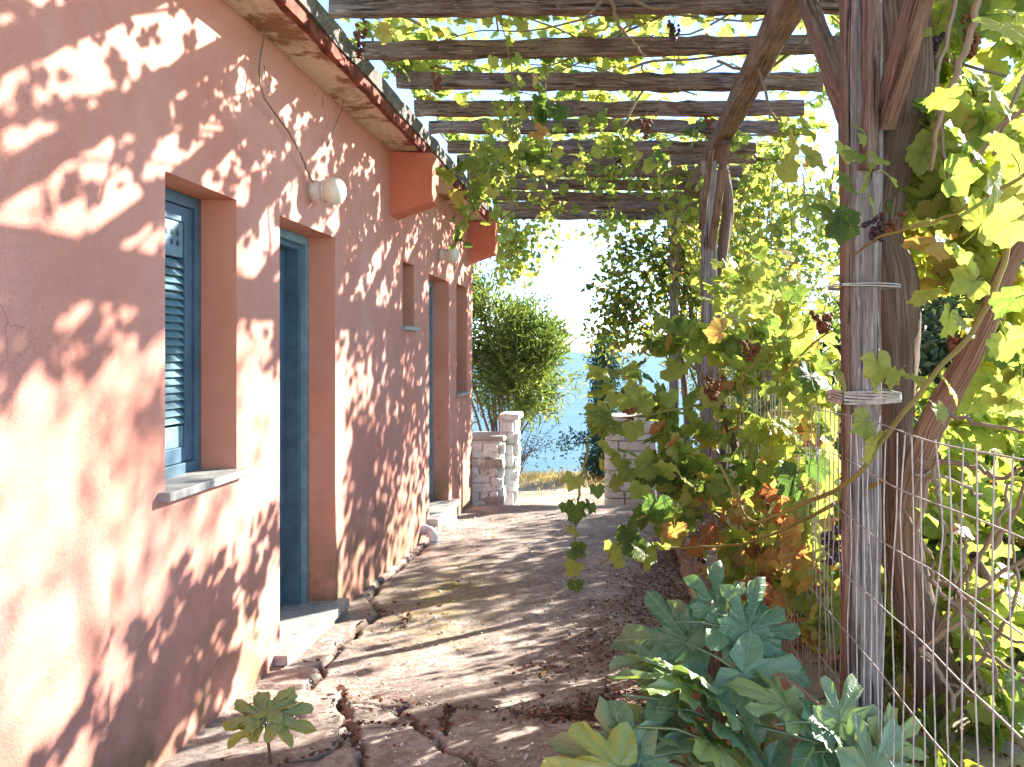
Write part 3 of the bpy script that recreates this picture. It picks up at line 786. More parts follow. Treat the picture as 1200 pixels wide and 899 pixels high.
def leaf_mesh(var, tone, kind='grape'):
    k = (kind, var, int(round(tone * 14)))
    if k not in _mesh_cache:
        V, F, ve = (G_HI if kind == 'grape' else F_HI)[var]
        rg = np.random.default_rng(k[2] * 31 + var)
        r = np.hypot(V[:, 0], V[:, 1])
        tn = np.clip(k[2] / 14 + .16 * (r - .45) * (1 if rg.random() < .6 else -.4) - .10 * ve[0], 0, 1)
        _mesh_cache[k] = mesh_np('leaf', V, F, M['grape' if kind == 'grape' else 'fig'], {'tone': tn, 'vein': ve[0], 'sv': ve[1], 'rim': ve[2]}, True)
    return _mesh_cache[k]
def nrm(a): return a / (np.linalg.norm(a, axis=-1, keepdims=True) + 1e-9)
SUNV = np.array(SUN_DIR)
class Leaves:
    def __init__(s): s.p = []; s.n = []; s.t = []; s.s = []; s.c = []
    def add(s, pos, size, tone, up=.5, sun=.4, rnd=.6, down=1.0, out=None):
        pos = np.atleast_2d(pos); k = len(pos)
        n = nrm(np.array((0, 0, 1.0)) * up + SUNV * sun + rng.normal(0, rnd, (k, 3)) + (0 if out is None else np.asarray(out)))
        t = np.array((0, 0, -1.0)) * down + rng.normal(0, .7, (k, 3)); t = nrm(t - (t * n).sum(1, keepdims=True) * n)
        s.p.append(pos); s.n.append(n); s.t.append(t)
        s.s.append(np.broadcast_to(size, (k,)) * np.ones(k)); s.c.append(np.broadcast_to(tone, (k,)) * np.ones(k))
    def blob(s, px, py, Y, r, n, size, tone, tsd=.12, clump=0, **kw):
        """ellipsoid of leaves centred on a point; r=(x,y,z) metres"""
        c = P(px, py, Y); r = np.array(r)
        if clump:
            cc = nrm(rng.normal(0, 1, (clump, 3))) * rng.uniform(0, 1, (clump, 1)) ** .4
            w = cc[rng.integers(0, clump, n)] + rng.normal(0, .22, (n, 3))
        else:
            w = nrm(rng.normal(0, 1, (n, 3))) * rng.uniform(0, 1, (n, 1)) ** (1 / 2.4)
        s.add(c + w * r, rng.uniform(size[0], size[1], n), np.clip(rng.normal(tone, tsd, n), 0, 1), **kw)
    def arrays(s):
        return np.vstack(s.p), np.vstack(s.n), np.vstack(s.t), np.concatenate(s.s), np.concatenate(s.c)
    def emit(s, parent, limit=300, kind='grape', minpx=9.5):
        p, n, t, sz, tone = s.arrays(); k = len(p)
        X = np.cross(t, n); var = rng.integers(0, NVAR, k)
        d = np.maximum(p[:, 1], .2); px = VPX + p[:, 0] / d * FPX; py = VPY - (p[:, 2] - H) / d * FPX
        show = sz * 1.6 * FPX / d; inside = (px > -30) & (px < 1230) & (py > -30) & (py < 930) & (p[:, 1] > .5)
        sc = np.where(inside, show, 0); order = np.argsort(-sc)[:limit]; order = order[sc[order] > minpx]
        L = np.array(parent.location)
        ind = np.zeros(k, bool); ind[order] = True
        for i in order:
            o = bpy.data.objects.new('leaf', leaf_mesh(var[i], tone[i], kind)); link(o, parent)
            m4 = Matrix(((X[i][0], t[i][0], n[i][0]), (X[i][1], t[i][1], n[i][1]), (X[i][2], t[i][2], n[i][2]))) * float(sz[i])
            m4 = m4.to_4x4(); m4.translation = Vector(p[i] - L); o.matrix_basis = m4
        rest = np.where(~ind)[0]
        if len(rest):
            Vs, Fs, Ts, Es, off = [], [], [], [], 0
            tpl = G_LO
            for v in range(NVAR):
                ii = rest[var[rest] == v]
                if not len(ii): continue
                V, F, ve = tpl[v]
                W = p[ii][:, None] + sz[ii][:, None, None] * (V[None, :, 0:1] * X[ii][:, None] + V[None, :, 1:2] * t[ii][:, None] + V[None, :, 2:3] * n[ii][:, None])
                Vs.append(W.reshape(-1, 3)); m = len(V)
                Fs.append((F[None] + (np.arange(len(ii)) * m)[:, None, None] + off).reshape(-1, 3)); off += m * len(ii)
                Ts.append((tone[ii][:, None] + .1 * (np.hypot(V[:, 0], V[:, 1]) - .45)[None]).ravel()); Es.append(np.tile(ve, (1, len(ii))))
            me = mesh_np('leaf_mass', np.vstack(Vs), np.vstack(Fs), M['grape' if kind == 'grape' else 'fig'], {'tone': np.concatenate(Ts), 'vein': np.hstack(Es)[0], 'sv': np.hstack(Es)[1], 'rim': np.hstack(Es)[2]}, True)
            o = part('leaf_mass', me, parent); o['kind'] = 'stuff'

def bunch(px, py, Y, parent, material, n=34, w=.045, h=.10, r=.0095):
    c = P(px, py, Y); rg = np.random.default_rng(abs(int(px * 7 + py)))
    bm = bmesh.new()
    for i in range(n):
        t = rg.uniform(0, 1) ** .8; a = rg.uniform(0, 6.28); rad = w * (1 - .75 * t) * math.sqrt(rg.uniform(.25, 1))
        v = Vector((c[0] + rad * math.cos(a), c[1] + rad * math.sin(a), c[2] + h * (.5 - t)))
        bmesh.ops.create_icosphere(bm, subdivisions=1, radius=r * rg.uniform(.95, 1.35), matrix=Matrix.Translation(v))
    me = bpy.data.meshes.new('grape_bunch'); bm.to_mesh(me); bm.free(); me.materials.append(M[material])
    me.polygons.foreach_set('use_smooth', np.ones(len(me.polygons), bool))
    o = part('grape_bunch', me, parent)
    st = np.array((c[0], c[1], c[2] + h * .5 - .01))
    tube('bunch_stalk', [st - (0, 0, h * .8), st, st + (.01, 0, .05)], .002, M['cane'], parent, 4)
    return o

# --- vine over the roof, near half
def roof_vine(y0, y1, dens, ncane, name, label, base, trunk_pts, trunk_r, tone, seed, tmat='bark'):
    global rng
    v = thing(name, base, label, 'vine', 'grapevines along the path')
    tube('trunk', trunk_pts, trunk_r, M[tmat], v, 22, .14, seed, 8, .0008, 1.2)
    L = Leaves()
    top = np.array(trunk_pts[-1])
    n_per = int(dens * (y1 - y0) * 2.9 / ncane)
    for i in range(ncane):
        st = np.array((rng.uniform(-1.35, 1.35), rng.uniform(y0, y1), 1.86 + H)); dirx = rng.choice((-1, 1)); 
        d = nrm(np.array((dirx * rng.uniform(.3, 1), rng.normal(0, .5), 0)))
        pts = [st]
        for k in range(7):
            d = nrm(d + rng.normal(0, .30, 3) * (1, 1, .35)); q = pts[-1] + d * .27
            q[0] = np.clip(q[0], -1.42, 1.6); q[1] = np.clip(q[1], y0 - .3, y1 + .3); q[2] = np.clip(q[2] + rng.normal(0, .03), 1.80 + H, 2.15 + H); pts.append(q)
        pts = np.array(pts)
        tube('cane', pts, np.linspace(rng.uniform(.006, .012), .003, len(pts)), M['cane'], v, 5, 0, i, 3)
        sp = spline(pts, 8)
        lp = sp[rng.integers(0, len(sp), n_per)] + rng.normal(0, 1, (n_per, 3)) * (.10, .10, .06) + (0, 0, .03)
        lp[:, 2] = np.maximum(lp[:, 2], 1.835 + H)
        lp[:, 0] = np.maximum(lp[:, 0], -1.40)
        L.add(lp, rng.uniform(.037, .069, n_per), np.clip(rng.normal(tone, .13, n_per), .02, 1), up=.9, sun=.5, rnd=.55, down=.5)
    return v, L
PT = lambda l: [P(*q) for q in l]

v1, L1 = roof_vine(.2, 6.0, 200, 58, 'grapevine', 'old grapevine whose thick shaggy trunk rises behind the nearest post onto the rafters', (.98, 2.75, .2),
                   PT([(1112, 900, 2.86), (1098, 800, 2.86), (1075, 720, 2.86), (1058, 640, 2.86), (1050, 520, 2.85), (1052, 420, 2.83), (1048, 330, 2.80), (1040, 270, 2.80), (1052, 180, 2.80), (1066, 100, 2.80), (1060, 0, 2.82), (1030, -90, 2.85), (1000, -160, 2.95)]),
                   [.085, .08, .07, .062, .062, .064, .07, .048, .05, .075, .085, .06, .04], .50, 11)
# hanging shoots below the rafters
def hang(L, parent, pts, n, size, tone, tsd=.1, r=.004, spread=.035, green=True, m='cane'):
    q = np.array(pts) if not isinstance(pts[0], tuple) else np.array(PT(pts))
    tube('cane', q, np.linspace(r, r * .5, len(q)), M[m], parent, 5, 0, int(abs(q[0][0]) * 100), 5, .003)
    s = spline(q, 10); lp = s[rng.integers(0, len(s), n)] + rng.normal(0, spread, (n, 3))
    L.add(lp, rng.uniform(size[0], size[1], n), np.clip(rng.normal(tone, tsd, n), 0, 1), up=.25, sun=.15, rnd=.5, down=1.2, out=(0, -.5, 0))
for k in range(9):   # growth lying along the eave side
    c = np.array((-1.22 + rng.normal(0, .08), 4.1 + k * .27, 1.93 + H)); n = 20
    L1.add(c + rng.normal(0, 1, (n, 3)) * (.13, .15, .07), rng.uniform(.04, .07, n), np.clip(rng.normal(.48, .12, n), 0, 1), up=.8, sun=.4, rnd=.55, down=.6)
hang(L1, v1, [(585, 10, 4.6), (600, 90, 4.8), (595, 130, 4.9), (590, 165, 5.0)], 34, (.035, .06), .50, .1, .004, .05)
hang(L1, v1, [(640, 60, 5.0), (640, 110, 5.0), (645, 150, 5.0)], 12, (.035, .06), .30, .15)
L1.blob(640, 128, 4.95, (.09, .1, .07), 12, (.05, .07), .25, .12, up=.2, sun=.1, out=(0, -.7, 0))
L1.add(PT([(636, 150, 4.9), (625, 158, 4.88)]), .07, .80, up=.1, out=(0, -.8, 0), rnd=.3)
L1.add(PT([(452, 38, 4.4), (432, 35, 4.45)]), .07, (.74, .35), up=.1, out=(0, -.8, 0), rnd=.3)
bunch(422, 45, 4.4, v1, 'grape_dry', 40, .04, .2); bunch(512, 97, 5.3, v1, 'grape_dry'); bunch(790, 37, 4.6, v1, 'grape_dark'); bunch(757, 150, 5.6, v1, 'grape_dry', 44, .05, .14)
bunch(605, 152, 5.0, v1, 'grape_pale', 40, .05, .13); bunch(832, 142, 5.6, v1, 'grape_dry', 30, .05, .09)
for pts in ([(735, -5, 4.2), (762, 10, 4.25), (800, 8, 4.28), (838, -8, 4.3)], [(715, -5, 4.2), (724, 25, 4.22), (740, 48, 4.24), (757, 67, 4.26)], [(712, -4, 4.2), (700, 8, 4.2), (682, 25, 4.22)],
            [(730, 150, 5.5), (745, 120, 5.55), (756, 100, 5.6), (752, 75, 5.5)], [(880, 50, 4.9), (895, 100, 4.6), (905, 135, 4.4), (915, 140, 4.3)], [(865, 105, 5.2), (930, 60, 4.9), (958, 20, 4.6)],
            [(840, 72, 5.2), (900, 90, 5.1), (968, 84, 5.0), (985, 60, 4.9)]):
    tube('cane', PT(pts), (.010, .009, .008, .006)[:len(pts)], M['cane'], v1, 6, .15, int(pts[0][0]), 6, .004)
L1.emit(v1)

v2, L2 = roof_vine(6.0, 11.6, 205, 54, 'grapevine', 'grapevine with a twisted trunk leaning on the second post down the path', (.93, 7.05, .1),
                   PT([(850, 640, 7.2), (846, 540, 7.2), (838, 430, 7.15), (840, 350, 7.1), (848, 290, 7.1), (853, 240, 7.1), (848, 200, 7.1), (840, 170, 7.1), (825, 150, 7.1)]),
                   [.055, .05, .042, .042, .046, .048, .042, .036, .03], .46, 12)
for i in range(26):   # shoots hanging along the rafters, thicker toward the eave
    px = rng.uniform(540, 900); Y = rng.uniform(5.8, 10.5); top = P(px, 0, Y); top[2] = 1.75 + H; ln = rng.uniform(.12, .45)
    q = np.array([top, top + (rng.normal(0, .04), rng.normal(0, .04), -ln * .5), top + (rng.normal(0, .06), rng.normal(0, .05), -ln)])
    hang(L2, v2, q, rng.integers(7, 18), (.04, .065), .45, .14)
hang(L2, v2, [(580, 165, 6.0), (560, 200, 6.0), (556, 230, 6.05), (549, 255, 6.1)], 46, (.04, .065), .46, .1, .004, .075)
hang(L2, v2, [(560, 215, 6.0), (545, 245, 5.9), (533, 262, 5.8), (542, 285, 5.8)], 7, (.04, .055), .10, .05, .003, .04)
for (px, py, Y, n) in ((560, 215, 6.1, 45), (640, 185, 6.2, 40), (700, 165, 6.4, 36), (740, 190, 6.8, 26), (600, 200, 7.2, 30), (690, 205, 7.5, 26), (780, 220, 8.6, 22)):
    L2.blob(px, py, Y, (.30, .35, .13), n, (.045, .07), .42, .13, 5, up=.3, sun=.2, out=(0, -.5, 0))
bunch(725, 192, 6.8, v2, 'grape_dark', 40, .05, .16); bunch(732, 290, 10.0, v2, 'grape_dark', 36, .05, .2)
L2.emit(v2)

# curtain at the far end and between the far posts
v3 = thing('grapevine', (1.2, 11.2, -.3), 'pale leafy vine curtain hanging behind the second and third posts', 'vine', 'grapevines along the path')
tube('trunk', PT([(800, 620, 11.3), (805, 500, 11.3), (798, 400, 11.3), (806, 300, 11.2), (800, 245, 11.1)]), [.05, .045, .04, .035, .03], M['bark'], v3, 8, .12, 31)
L3 = Leaves()
for i in range(60):
    px = rng.uniform(790, 1040); Y = rng.uniform(8.2, 11.0); t = P(px, rng.uniform(165, 230), Y); ln = rng.uniform(.5, 1.7)
    q = np.array([t, t + (rng.normal(0, .1), rng.normal(0, .1), -ln * .4), t + (rng.normal(0, .16), rng.normal(0, .1), -ln * .75), t + (rng.normal(0, .2), rng.normal(0, .1), -ln)])
    tube('cane', q, np.linspace(.008, .003, 4), M['cane'], v3, 5, 0, i, 4)
    s = spline(q, 10); n = int(ln * 36); lp = s[rng.integers(0, len(s), n)] + rng.normal(0, .10, (n, 3))
    L3.add(lp, rng.uniform(.045, .07, n), np.clip(rng.normal(.5, .12, n), 0, 1), up=.3, sun=.4, rnd=.6)
for i in range(22):
    px = rng.uniform(565, 800); Y = rng.uniform(10.6, 11.8); t = P(px, 250, Y); t[2] = rng.uniform(1.6, 1.85) + H; ln = rng.uniform(.15, .5) + (.5 if px > 720 else 0) + (.35 if 590 < px < 625 else 0)
    q = np.array([t, t + (rng.normal(0, .06), 0, -ln * .5), t + (rng.normal(0, .1), 0, -ln)])
    tube('cane', q, np.linspace(.006, .003, 3), M['cane'], v3, 5, 0, i, 4)
    s = spline(q, 10); n = int(ln * 46) + 8; lp = s[rng.integers(0, len(s), n)] + rng.normal(0, .10, (n, 3))
    L3.add(lp, rng.uniform(.045, .068, n), np.clip(rng.normal(.45, .12, n), 0, 1), up=.3, sun=.3, rnd=.6)
L3.emit(v3, 280)

# --- bushy vine on the fence overhanging the path
v4 = thing('grapevine', (.72, 4.2, .3), 'bushy grapevine spilling over the path with green, yellow and red leaves', 'vine', 'grapevines along the path')
L4 = Leaves()
tube('trunk', PT([(905, 720, 4.6), (880, 640, 4.6), (870, 560, 4.55), (845, 470, 4.5)]), [.035, .03, .024, .018], M['bark'], v4, 8, .12, 41)
for (px, py, Y, r, n, tone, sd) in (
    (880, 400, 4.9, (.42, .45, .20), 110, .50, .12), (800, 400, 5.0, (.24, .35, .16), 60, .42, .14), (945, 420, 4.2, (.22, .35, .26), 70, .52, .12),
    (860, 480, 4.6, (.42, .45, .24), 120, .50, .16), (760, 470, 4.5, (.20, .22, .16), 46, .40, .14), (720, 470, 4.35, (.10, .16, .14), 18, .42, .08),
    (900, 570, 4.3, (.36, .45, .26), 120, .52, .2), (800, 560, 4.2, (.22, .3, .18), 60, .42, .16), (760, 530, 4.2, (.16, .2, .12), 26, .45, .2),
    (935, 640, 4.0, (.22, .4, .22), 60, .58, .2), (860, 640, 4.3, (.22, .3, .16), 32, .60, .2), (790, 610, 4.0, (.13, .2, .10), 20, .35, .14),
    (930, 470, 3.6, (.16, .3, .2), 34, .50, .12), (900, 620, 3.7, (.2, .25, .2), 30, .66, .2)):
    L4.blob(px, py, Y, (r[0] * 1.1, r[1] * .7, r[2] * 1.1), int(n * .66), (.055, .10), tone - .05, sd, 7, up=.35, sun=.35, rnd=.5, out=(-.1, -.35, 0))
for k in range(15):   # low dense growth along the fence, up to a metre high
    y = 3.9 + k * .33; c = np.array((rng.uniform(.72, 1.15), y, .18 + rng.uniform(.25, .55)))
    n = 17; w = nrm(rng.normal(0, 1, (n, 3))) * rng.uniform(0, 1, (n, 1)) ** .45
    L4.add(c + w * (.26, .28, .34), rng.uniform(.05, .085, n), np.clip(rng.normal(.5, .18, n), 0, 1), up=.4, sun=.4, rnd=.5, out=(0, -.3, 0))
for k in range(16):   # growth climbing between the first and second posts
    y = 4.6 + k * .12; c = np.array((rng.uniform(.78, 1.15), y, H + rng.uniform(-.05, .55 if y > 4.9 else .2)))
    n = 18; w = nrm(rng.normal(0, 1, (n, 3))) * rng.uniform(0, 1, (n, 1)) ** .45
    L4.add(c + w * (.24, .24, .2), rng.uniform(.045, .078, n), np.clip(rng.normal(.5, .13, n), 0, 1), up=.4, sun=.4, rnd=.5, out=(0, -.3, 0))
L4.blob(860, 620, 4.1, (.25, .3, .22), 30, (.05, .075), .86, .06, up=.2, sun=.2, out=(0, -.5, 0))
L4.blob(930, 600, 3.6, (.16, .3, .2), 20, (.05, .07), .84, .08, up=.2, sun=.2, out=(0, -.5, 0))
for (px, py, Y, rr_, n, tone) in ((945, 560, 3.3, (.10, .2, .14), 30, .5), (945, 650, 3.2, (.09, .2, .14), 26, .62), (905, 690, 3.5, (.12, .2, .12), 26, .7), (960, 480, 3.2, (.08, .2, .14), 22, .48), (900, 520, 3.6, (.14, .2, .14), 24, .5), (965, 720, 3.1, (.07, .15, .12), 18, .6)):
    L4.blob(px, py, Y, rr_, n, (.05, .085), tone, .17, up=.2, sun=.3, rnd=.4, out=(0, -.5, 0))
# single leaves one can pick out
for (px, py, Y, s, t) in ((950, 440, 3.1, .085, .06), (930, 560, 3.2, .09, .10), (958, 545, 3.0, .06, .08), (845, 388, 4.0, .09, .80), (690, 435, 4.2, .0, .4),
    (695, 508, 4.2, .07, .45), (712, 525, 4.15, .075, .44), (728, 540, 4.15, .07, .46), (705, 540, 4.1, .06, .45), (742, 500, 4.2, .08, .45), (735, 470, 4.2, .075, .46),
    (752, 470, 4.2, .085, .46), (700, 490, 4.3, .06, .46), (745, 455, 4.3, .08, .48), (718, 500, 4.2, .06, .30), (760, 545, 4.1, .09, .45), (722, 560, 4.1, .07, .40),
    (738, 480, 4.15, .05, .95), (733, 490, 4.15, .05, .97), (770, 500, 4.1, .06, .93), (790, 515, 4.1, .06, .92),
    (672, 562, 3.9, .065, .44), (676, 598, 3.85, .075, .14), (664, 592, 3.9, .05, .14), (692, 592, 3.9, .05, .12), (700, 572, 3.9, .05, .2), (668, 620, 3.85, .05, .48), (672, 645, 3.8, .055, .16), (677, 642, 3.8, .05, .14),
    (673, 662, 3.8, .06, .48), (674, 684, 3.8, .05, .12), (735, 622, 3.5, .08, .06), (718, 640, 3.5, .055, .44), (742, 640, 3.45, .07, .07), (755, 645, 3.45, .085, .46), (726, 655, 3.45, .05, .52), (770, 590, 3.6, .085, .05), (750, 572, 3.7, .065, .35), (790, 600, 3.6, .07, .3), (800, 560, 3.6, .07, .5), (775, 640, 3.5, .05, .5),
    (790, 620, 3.6, .075, .84), (850, 700, 3.0, .06, .85), (868, 690, 3.0, .055, .87), (888, 695, 2.95, .075, .9), (905, 705, 3.0, .06, .87), (840, 695, 3.0, .045, .82),
    (830, 625, 3.7, .055, .95), (868, 590, 3.8, .06, .95), (905, 575, 3.6, .06, .95), (915, 600, 3.6, .06, .93), (880, 640, 3.8, .06, .88), (935, 660, 3.3, .05, .9), (895, 545, 3.8, .05, .9),
    (860, 660, 3.7, .075, .40), (900, 625, 3.5, .06, .5), (880, 665, 3.5, .05, .3)):
    if s: L4.add(P(px, py, Y), s, t, up=.15, sun=.1, rnd=.35, down=1.4, out=(0, -.75, 0))
for pts in ([(1040, 560, 2.5), (960, 600, 2.9), (880, 635, 3.3), (800, 642, 3.5), (735, 640, 3.5), (700, 665, 3.55)], [(870, 560, 4.3), (900, 470, 4.0), (935, 420, 3.8), (985, 380, 3.6)],
            [(845, 470, 4.5), (790, 480, 4.3), (740, 490, 4.2), (705, 510, 4.2)], [(860, 520, 4.4), (870, 470, 4.2), (872, 440, 4.1), (920, 390, 4.0)],
            [(690, 520, 4.1), (682, 560, 4.0), (676, 600, 3.9), (673, 645, 3.85), (674, 682, 3.8)], [(880, 640, 4.4), (830, 600, 4.1), (770, 600, 3.8), (730, 620, 3.6)]):
    tube('cane', PT(pts), np.linspace(.0075, .003, len(pts)), M['cane_green'], v4, 6, .1, int(pts[0][0]), 6, .003)
bunch(930, 648, 3.7, v4, 'grape_dark', 60, .05, .17); bunch(905, 600, 4.0, v4, 'grape_dry', 40, .05, .14); bunch(965, 378, 3.4, v4, 'grape_dry', 46, .05, .08); bunch(835, 455, 4.3, v4, 'grape_dry', 60, .07, .12)
bunch(880, 410, 4.2, v4, 'grape_dry', 40, .06, .10); bunch(975, 640, 3.0, v4, 'grape_dark', 40, .045, .12); bunch(822, 640, 5.0, v4, 'grape_dark', 44, .06, .2)
L4.emit(v4, 300)

# --- near vine: large leaves at the top right, trunk slanting behind the wire
v5 = thing('grapevine', (1.0, 2.5, .2), 'big-leaved grapevine with slanting reddish trunk behind the wire on the right', 'vine', 'grapevines along the path')
L5 = Leaves()
tube('trunk', PT([(1078, 760, 2.86), (1060, 650, 2.79), (1064, 580, 2.72), (1092, 500, 2.64), (1125, 440, 2.58), (1160, 370, 2.5), (1188, 300, 2.45), (1230, 240, 2.4)]), [.04, .044, .042, .038, .036, .032, .028, .025], M['bark_red'], v5, 18, .16, 51, 6, .001, 1.5)
for pts, r, m in (([(1200, 240, 2.1), (1150, 370, 2.15), (1060, 480, 2.2), (1000, 560, 2.3), (940, 590, 2.6), (880, 610, 2.9), (845, 545, 3.0)], .0085, 'cane_green'),
               ([(1150, -10, 2.3), (1130, 60, 2.35), (1100, 140, 2.4), (1090, 200, 2.5)], .011, 'cane'), ([(1210, 60, 2.2), (1165, 180, 2.2), (1190, 130, 2.15)], .006, 'cane'),
               ([(1120, 0, 2.6), (1098, 100, 2.6), (1105, 160, 2.6), (1115, 220, 2.55)], .008, 'cane'), ([(1210, 200, 2.0), (1120, 250, 2.1), (1040, 275, 2.2), (1000, 300, 2.4)], .005, 'cane_green'),
               ([(1210, 120, 2.0), (1160, 160, 2.1), (1120, 230, 2.2)], .006, 'cane'), ([(1040, 0, 3.0), (1090, 60, 3.0), (1180, 90, 2.9)], .008, 'cane')):
    tube('cane', PT(pts), np.linspace(r, r * .6, len(pts)), M[m], v5, 6, .1, int(pts[0][1]), 6, .003)
for (px, py, Y, r, n, tone, sd) in ((1130, 60, 2.9, (.32, .35, .22), 70, .47, .12), (1140, 200, 2.8, (.28, .35, .22), 80, .48, .12), (1100, 300, 2.9, (.2, .3, .2), 44, .55, .14),
                                    (1185, 330, 2.7, (.14, .3, .24), 40, .50, .1), (1080, 120, 3.2, (.2, .3, .2), 36, .46, .12), (1170, 440, 2.9, (.16, .3, .16), 30, .48, .1), (1080, 230, 3.0, (.16, .3, .16), 30, .48, .1), (1120, 30, 3.3, (.3, .3, .2), 46, .46, .12), (1110, 150, 3.4, (.25, .3, .2), 40, .46, .12), (1190, 120, 3.2, (.2, .3, .25), 36, .48, .1), (1070, 60, 3.5, (.15, .3, .2), 26, .46, .1)):
    L5.blob(px, py, Y, r, int(n * 1.4), (.055, .09), tone, sd, 7, up=.3, sun=.75, rnd=.4, out=(0, -.25, 0))
for (px, py, Y, s, t) in ((1160, 105, 1.85, .088, .50), (1130, 165, 1.95, .09, .30), (1175, 30, 1.9, .085, .48), (1185, 180, 1.9, .08, .42), (1190, 90, 2.0, .07, .48), (1165, 215, 1.9, .075, .5), (1120, 205, 2.0, .07, .28), (1150, 262, 1.95, .075, .5), (1110, 115, 2.2, .07, .47),
    (1185, 260, 1.9, .07, .5), (1090, 260, 2.2, .06, .6), (1075, 285, 2.2, .055, .80), (1095, 290, 2.2, .05, .74), (1130, 300, 2.2, .065, .52), (1085, 345, 2.3, .06, .6), (1112, 372, 2.3, .065, .5), (1140, 330, 2.2, .07, .48),
    (985, 262, 2.3, .066, .10), (996, 262, 2.25, .042, .12), (975, 250, 2.35, .075, .20), (968, 232, 2.4, .07, .45), (950, 185, 2.4, .07, .48), (930, 165, 2.5, .06, .52), (945, 150, 2.5, .06, .40), (990, 175, 2.35, .05, .55), (1005, 180, 2.3, .045, .3), (1020, 205, 2.3, .055, .28), (1022, 235, 2.25, .05, .3), (1030, 185, 2.3, .045, .42), (995, 215, 2.3, .05, .2),
    (1005, 150, 2.4, .03, .3), (1012, 160, 2.4, .03, .35), (1040, 205, 2.3, .045, .42), (920, 195, 2.6, .06, .5), (1028, 425, 2.25, .065, .48), (1020, 445, 2.25, .045, .5), (1050, 440, 2.25, .05, .46), (1022, 520, 2.2, .065, .48), (1015, 495, 2.2, .055, .42), (1070, 440, 2.3, .055, .48),
    (1110, 450, 2.2, .06, .50), (1100, 480, 2.2, .045, .4), (1130, 380, 2.2, .055, .46), (1145, 250, 2.1, .06, .5), (1180, 400, 2.2, .07, .47), (1195, 450, 2.2, .06, .48), (1190, 350, 2.0, .07, .3), (985, 440, 2.35, .055, .33), (1190, 15, 2.2, .07, .5), (1080, 30, 2.7, .06, .46)):
    L5.add(P(px, py, Y), s, t, up=.2, sun=.5, rnd=.35, down=1.0, out=(0, -.6, 0))
bunch(1028, 268, 2.35, v5, 'grape_dark', 40, .05, .06, .008); bunch(1045, 262, 2.32, v5, 'grape_dry', 30, .04, .06, .007); bunch(1138, 30, 2.7, v5, 'grape_dry', 60, .05, .2, .008); bunch(1092, 55, 2.8, v5, 'grape_dark', 30, .04, .08); bunch(1125, 405, 2.6, v5, 'grape_dry', 40, .05, .07)
L5.emit(v5, 300)

# --- lower vine behind the wire, bright yellow-green, with bare grey canes
v6 = thing('grapevine', (1.35, 3.2, .25), 'low yellow-green vine tangled with bare canes behind the wire fence at lower right', 'vine', 'grapevines along the path')
L6 = Leaves()
tube('trunk', PT([(1190, 899, 3.2), (1170, 800, 3.2), (1175, 720, 3.1), (1140, 650, 3.0)]), [.03, .026, .022, .018], M['bark'], v6, 8, .12, 61)
for (px, py, Y, r, n, tone, sd) in ((1120, 600, 3.9, (.5, .35, .25), 60, .47, .1), (1150, 760, 3.4, (.35, .5, .3), 100, .46, .12), (1050, 760, 3.6, (.3, .5, .35), 80, .50, .12), (1090, 880, 3.3, (.4, .5, .2), 70, .52, .12), (1170, 520, 3.6, (.22, .4, .2), 50, .46, .1),
                                    (960, 780, 3.8, (.2, .4, .3), 46, .6, .15), (1040, 580, 3.9, (.3, .4, .25), 50, .5, .12), (950, 700, 4.4, (.3, .4, .3), 46, .55, .18), (1180, 860, 2.6, (.14, .3, .15), 24, .38, .1), (1140, 860, 3.0, (.3, .35, .12), 50, .48, .1), (1060, 850, 3.1, (.2, .35, .15), 36, .52, .12), (1160, 690, 3.2, (.2, .25, .15), 26, .48, .1), (1110, 720, 3.3, (.3, .3, .2), 44, .48, .1), (1190, 740, 2.8, (.15, .25, .2), 30, .46, .1), (1090, 560, 4.6, (.5, .3, .2), 40, .5, .12)):
    L6.blob(px, py, Y, r, int(n * 1.15), (.06, .10), tone, sd, 7, up=.3, sun=.8, rnd=.4, out=(0, -.2, 0))
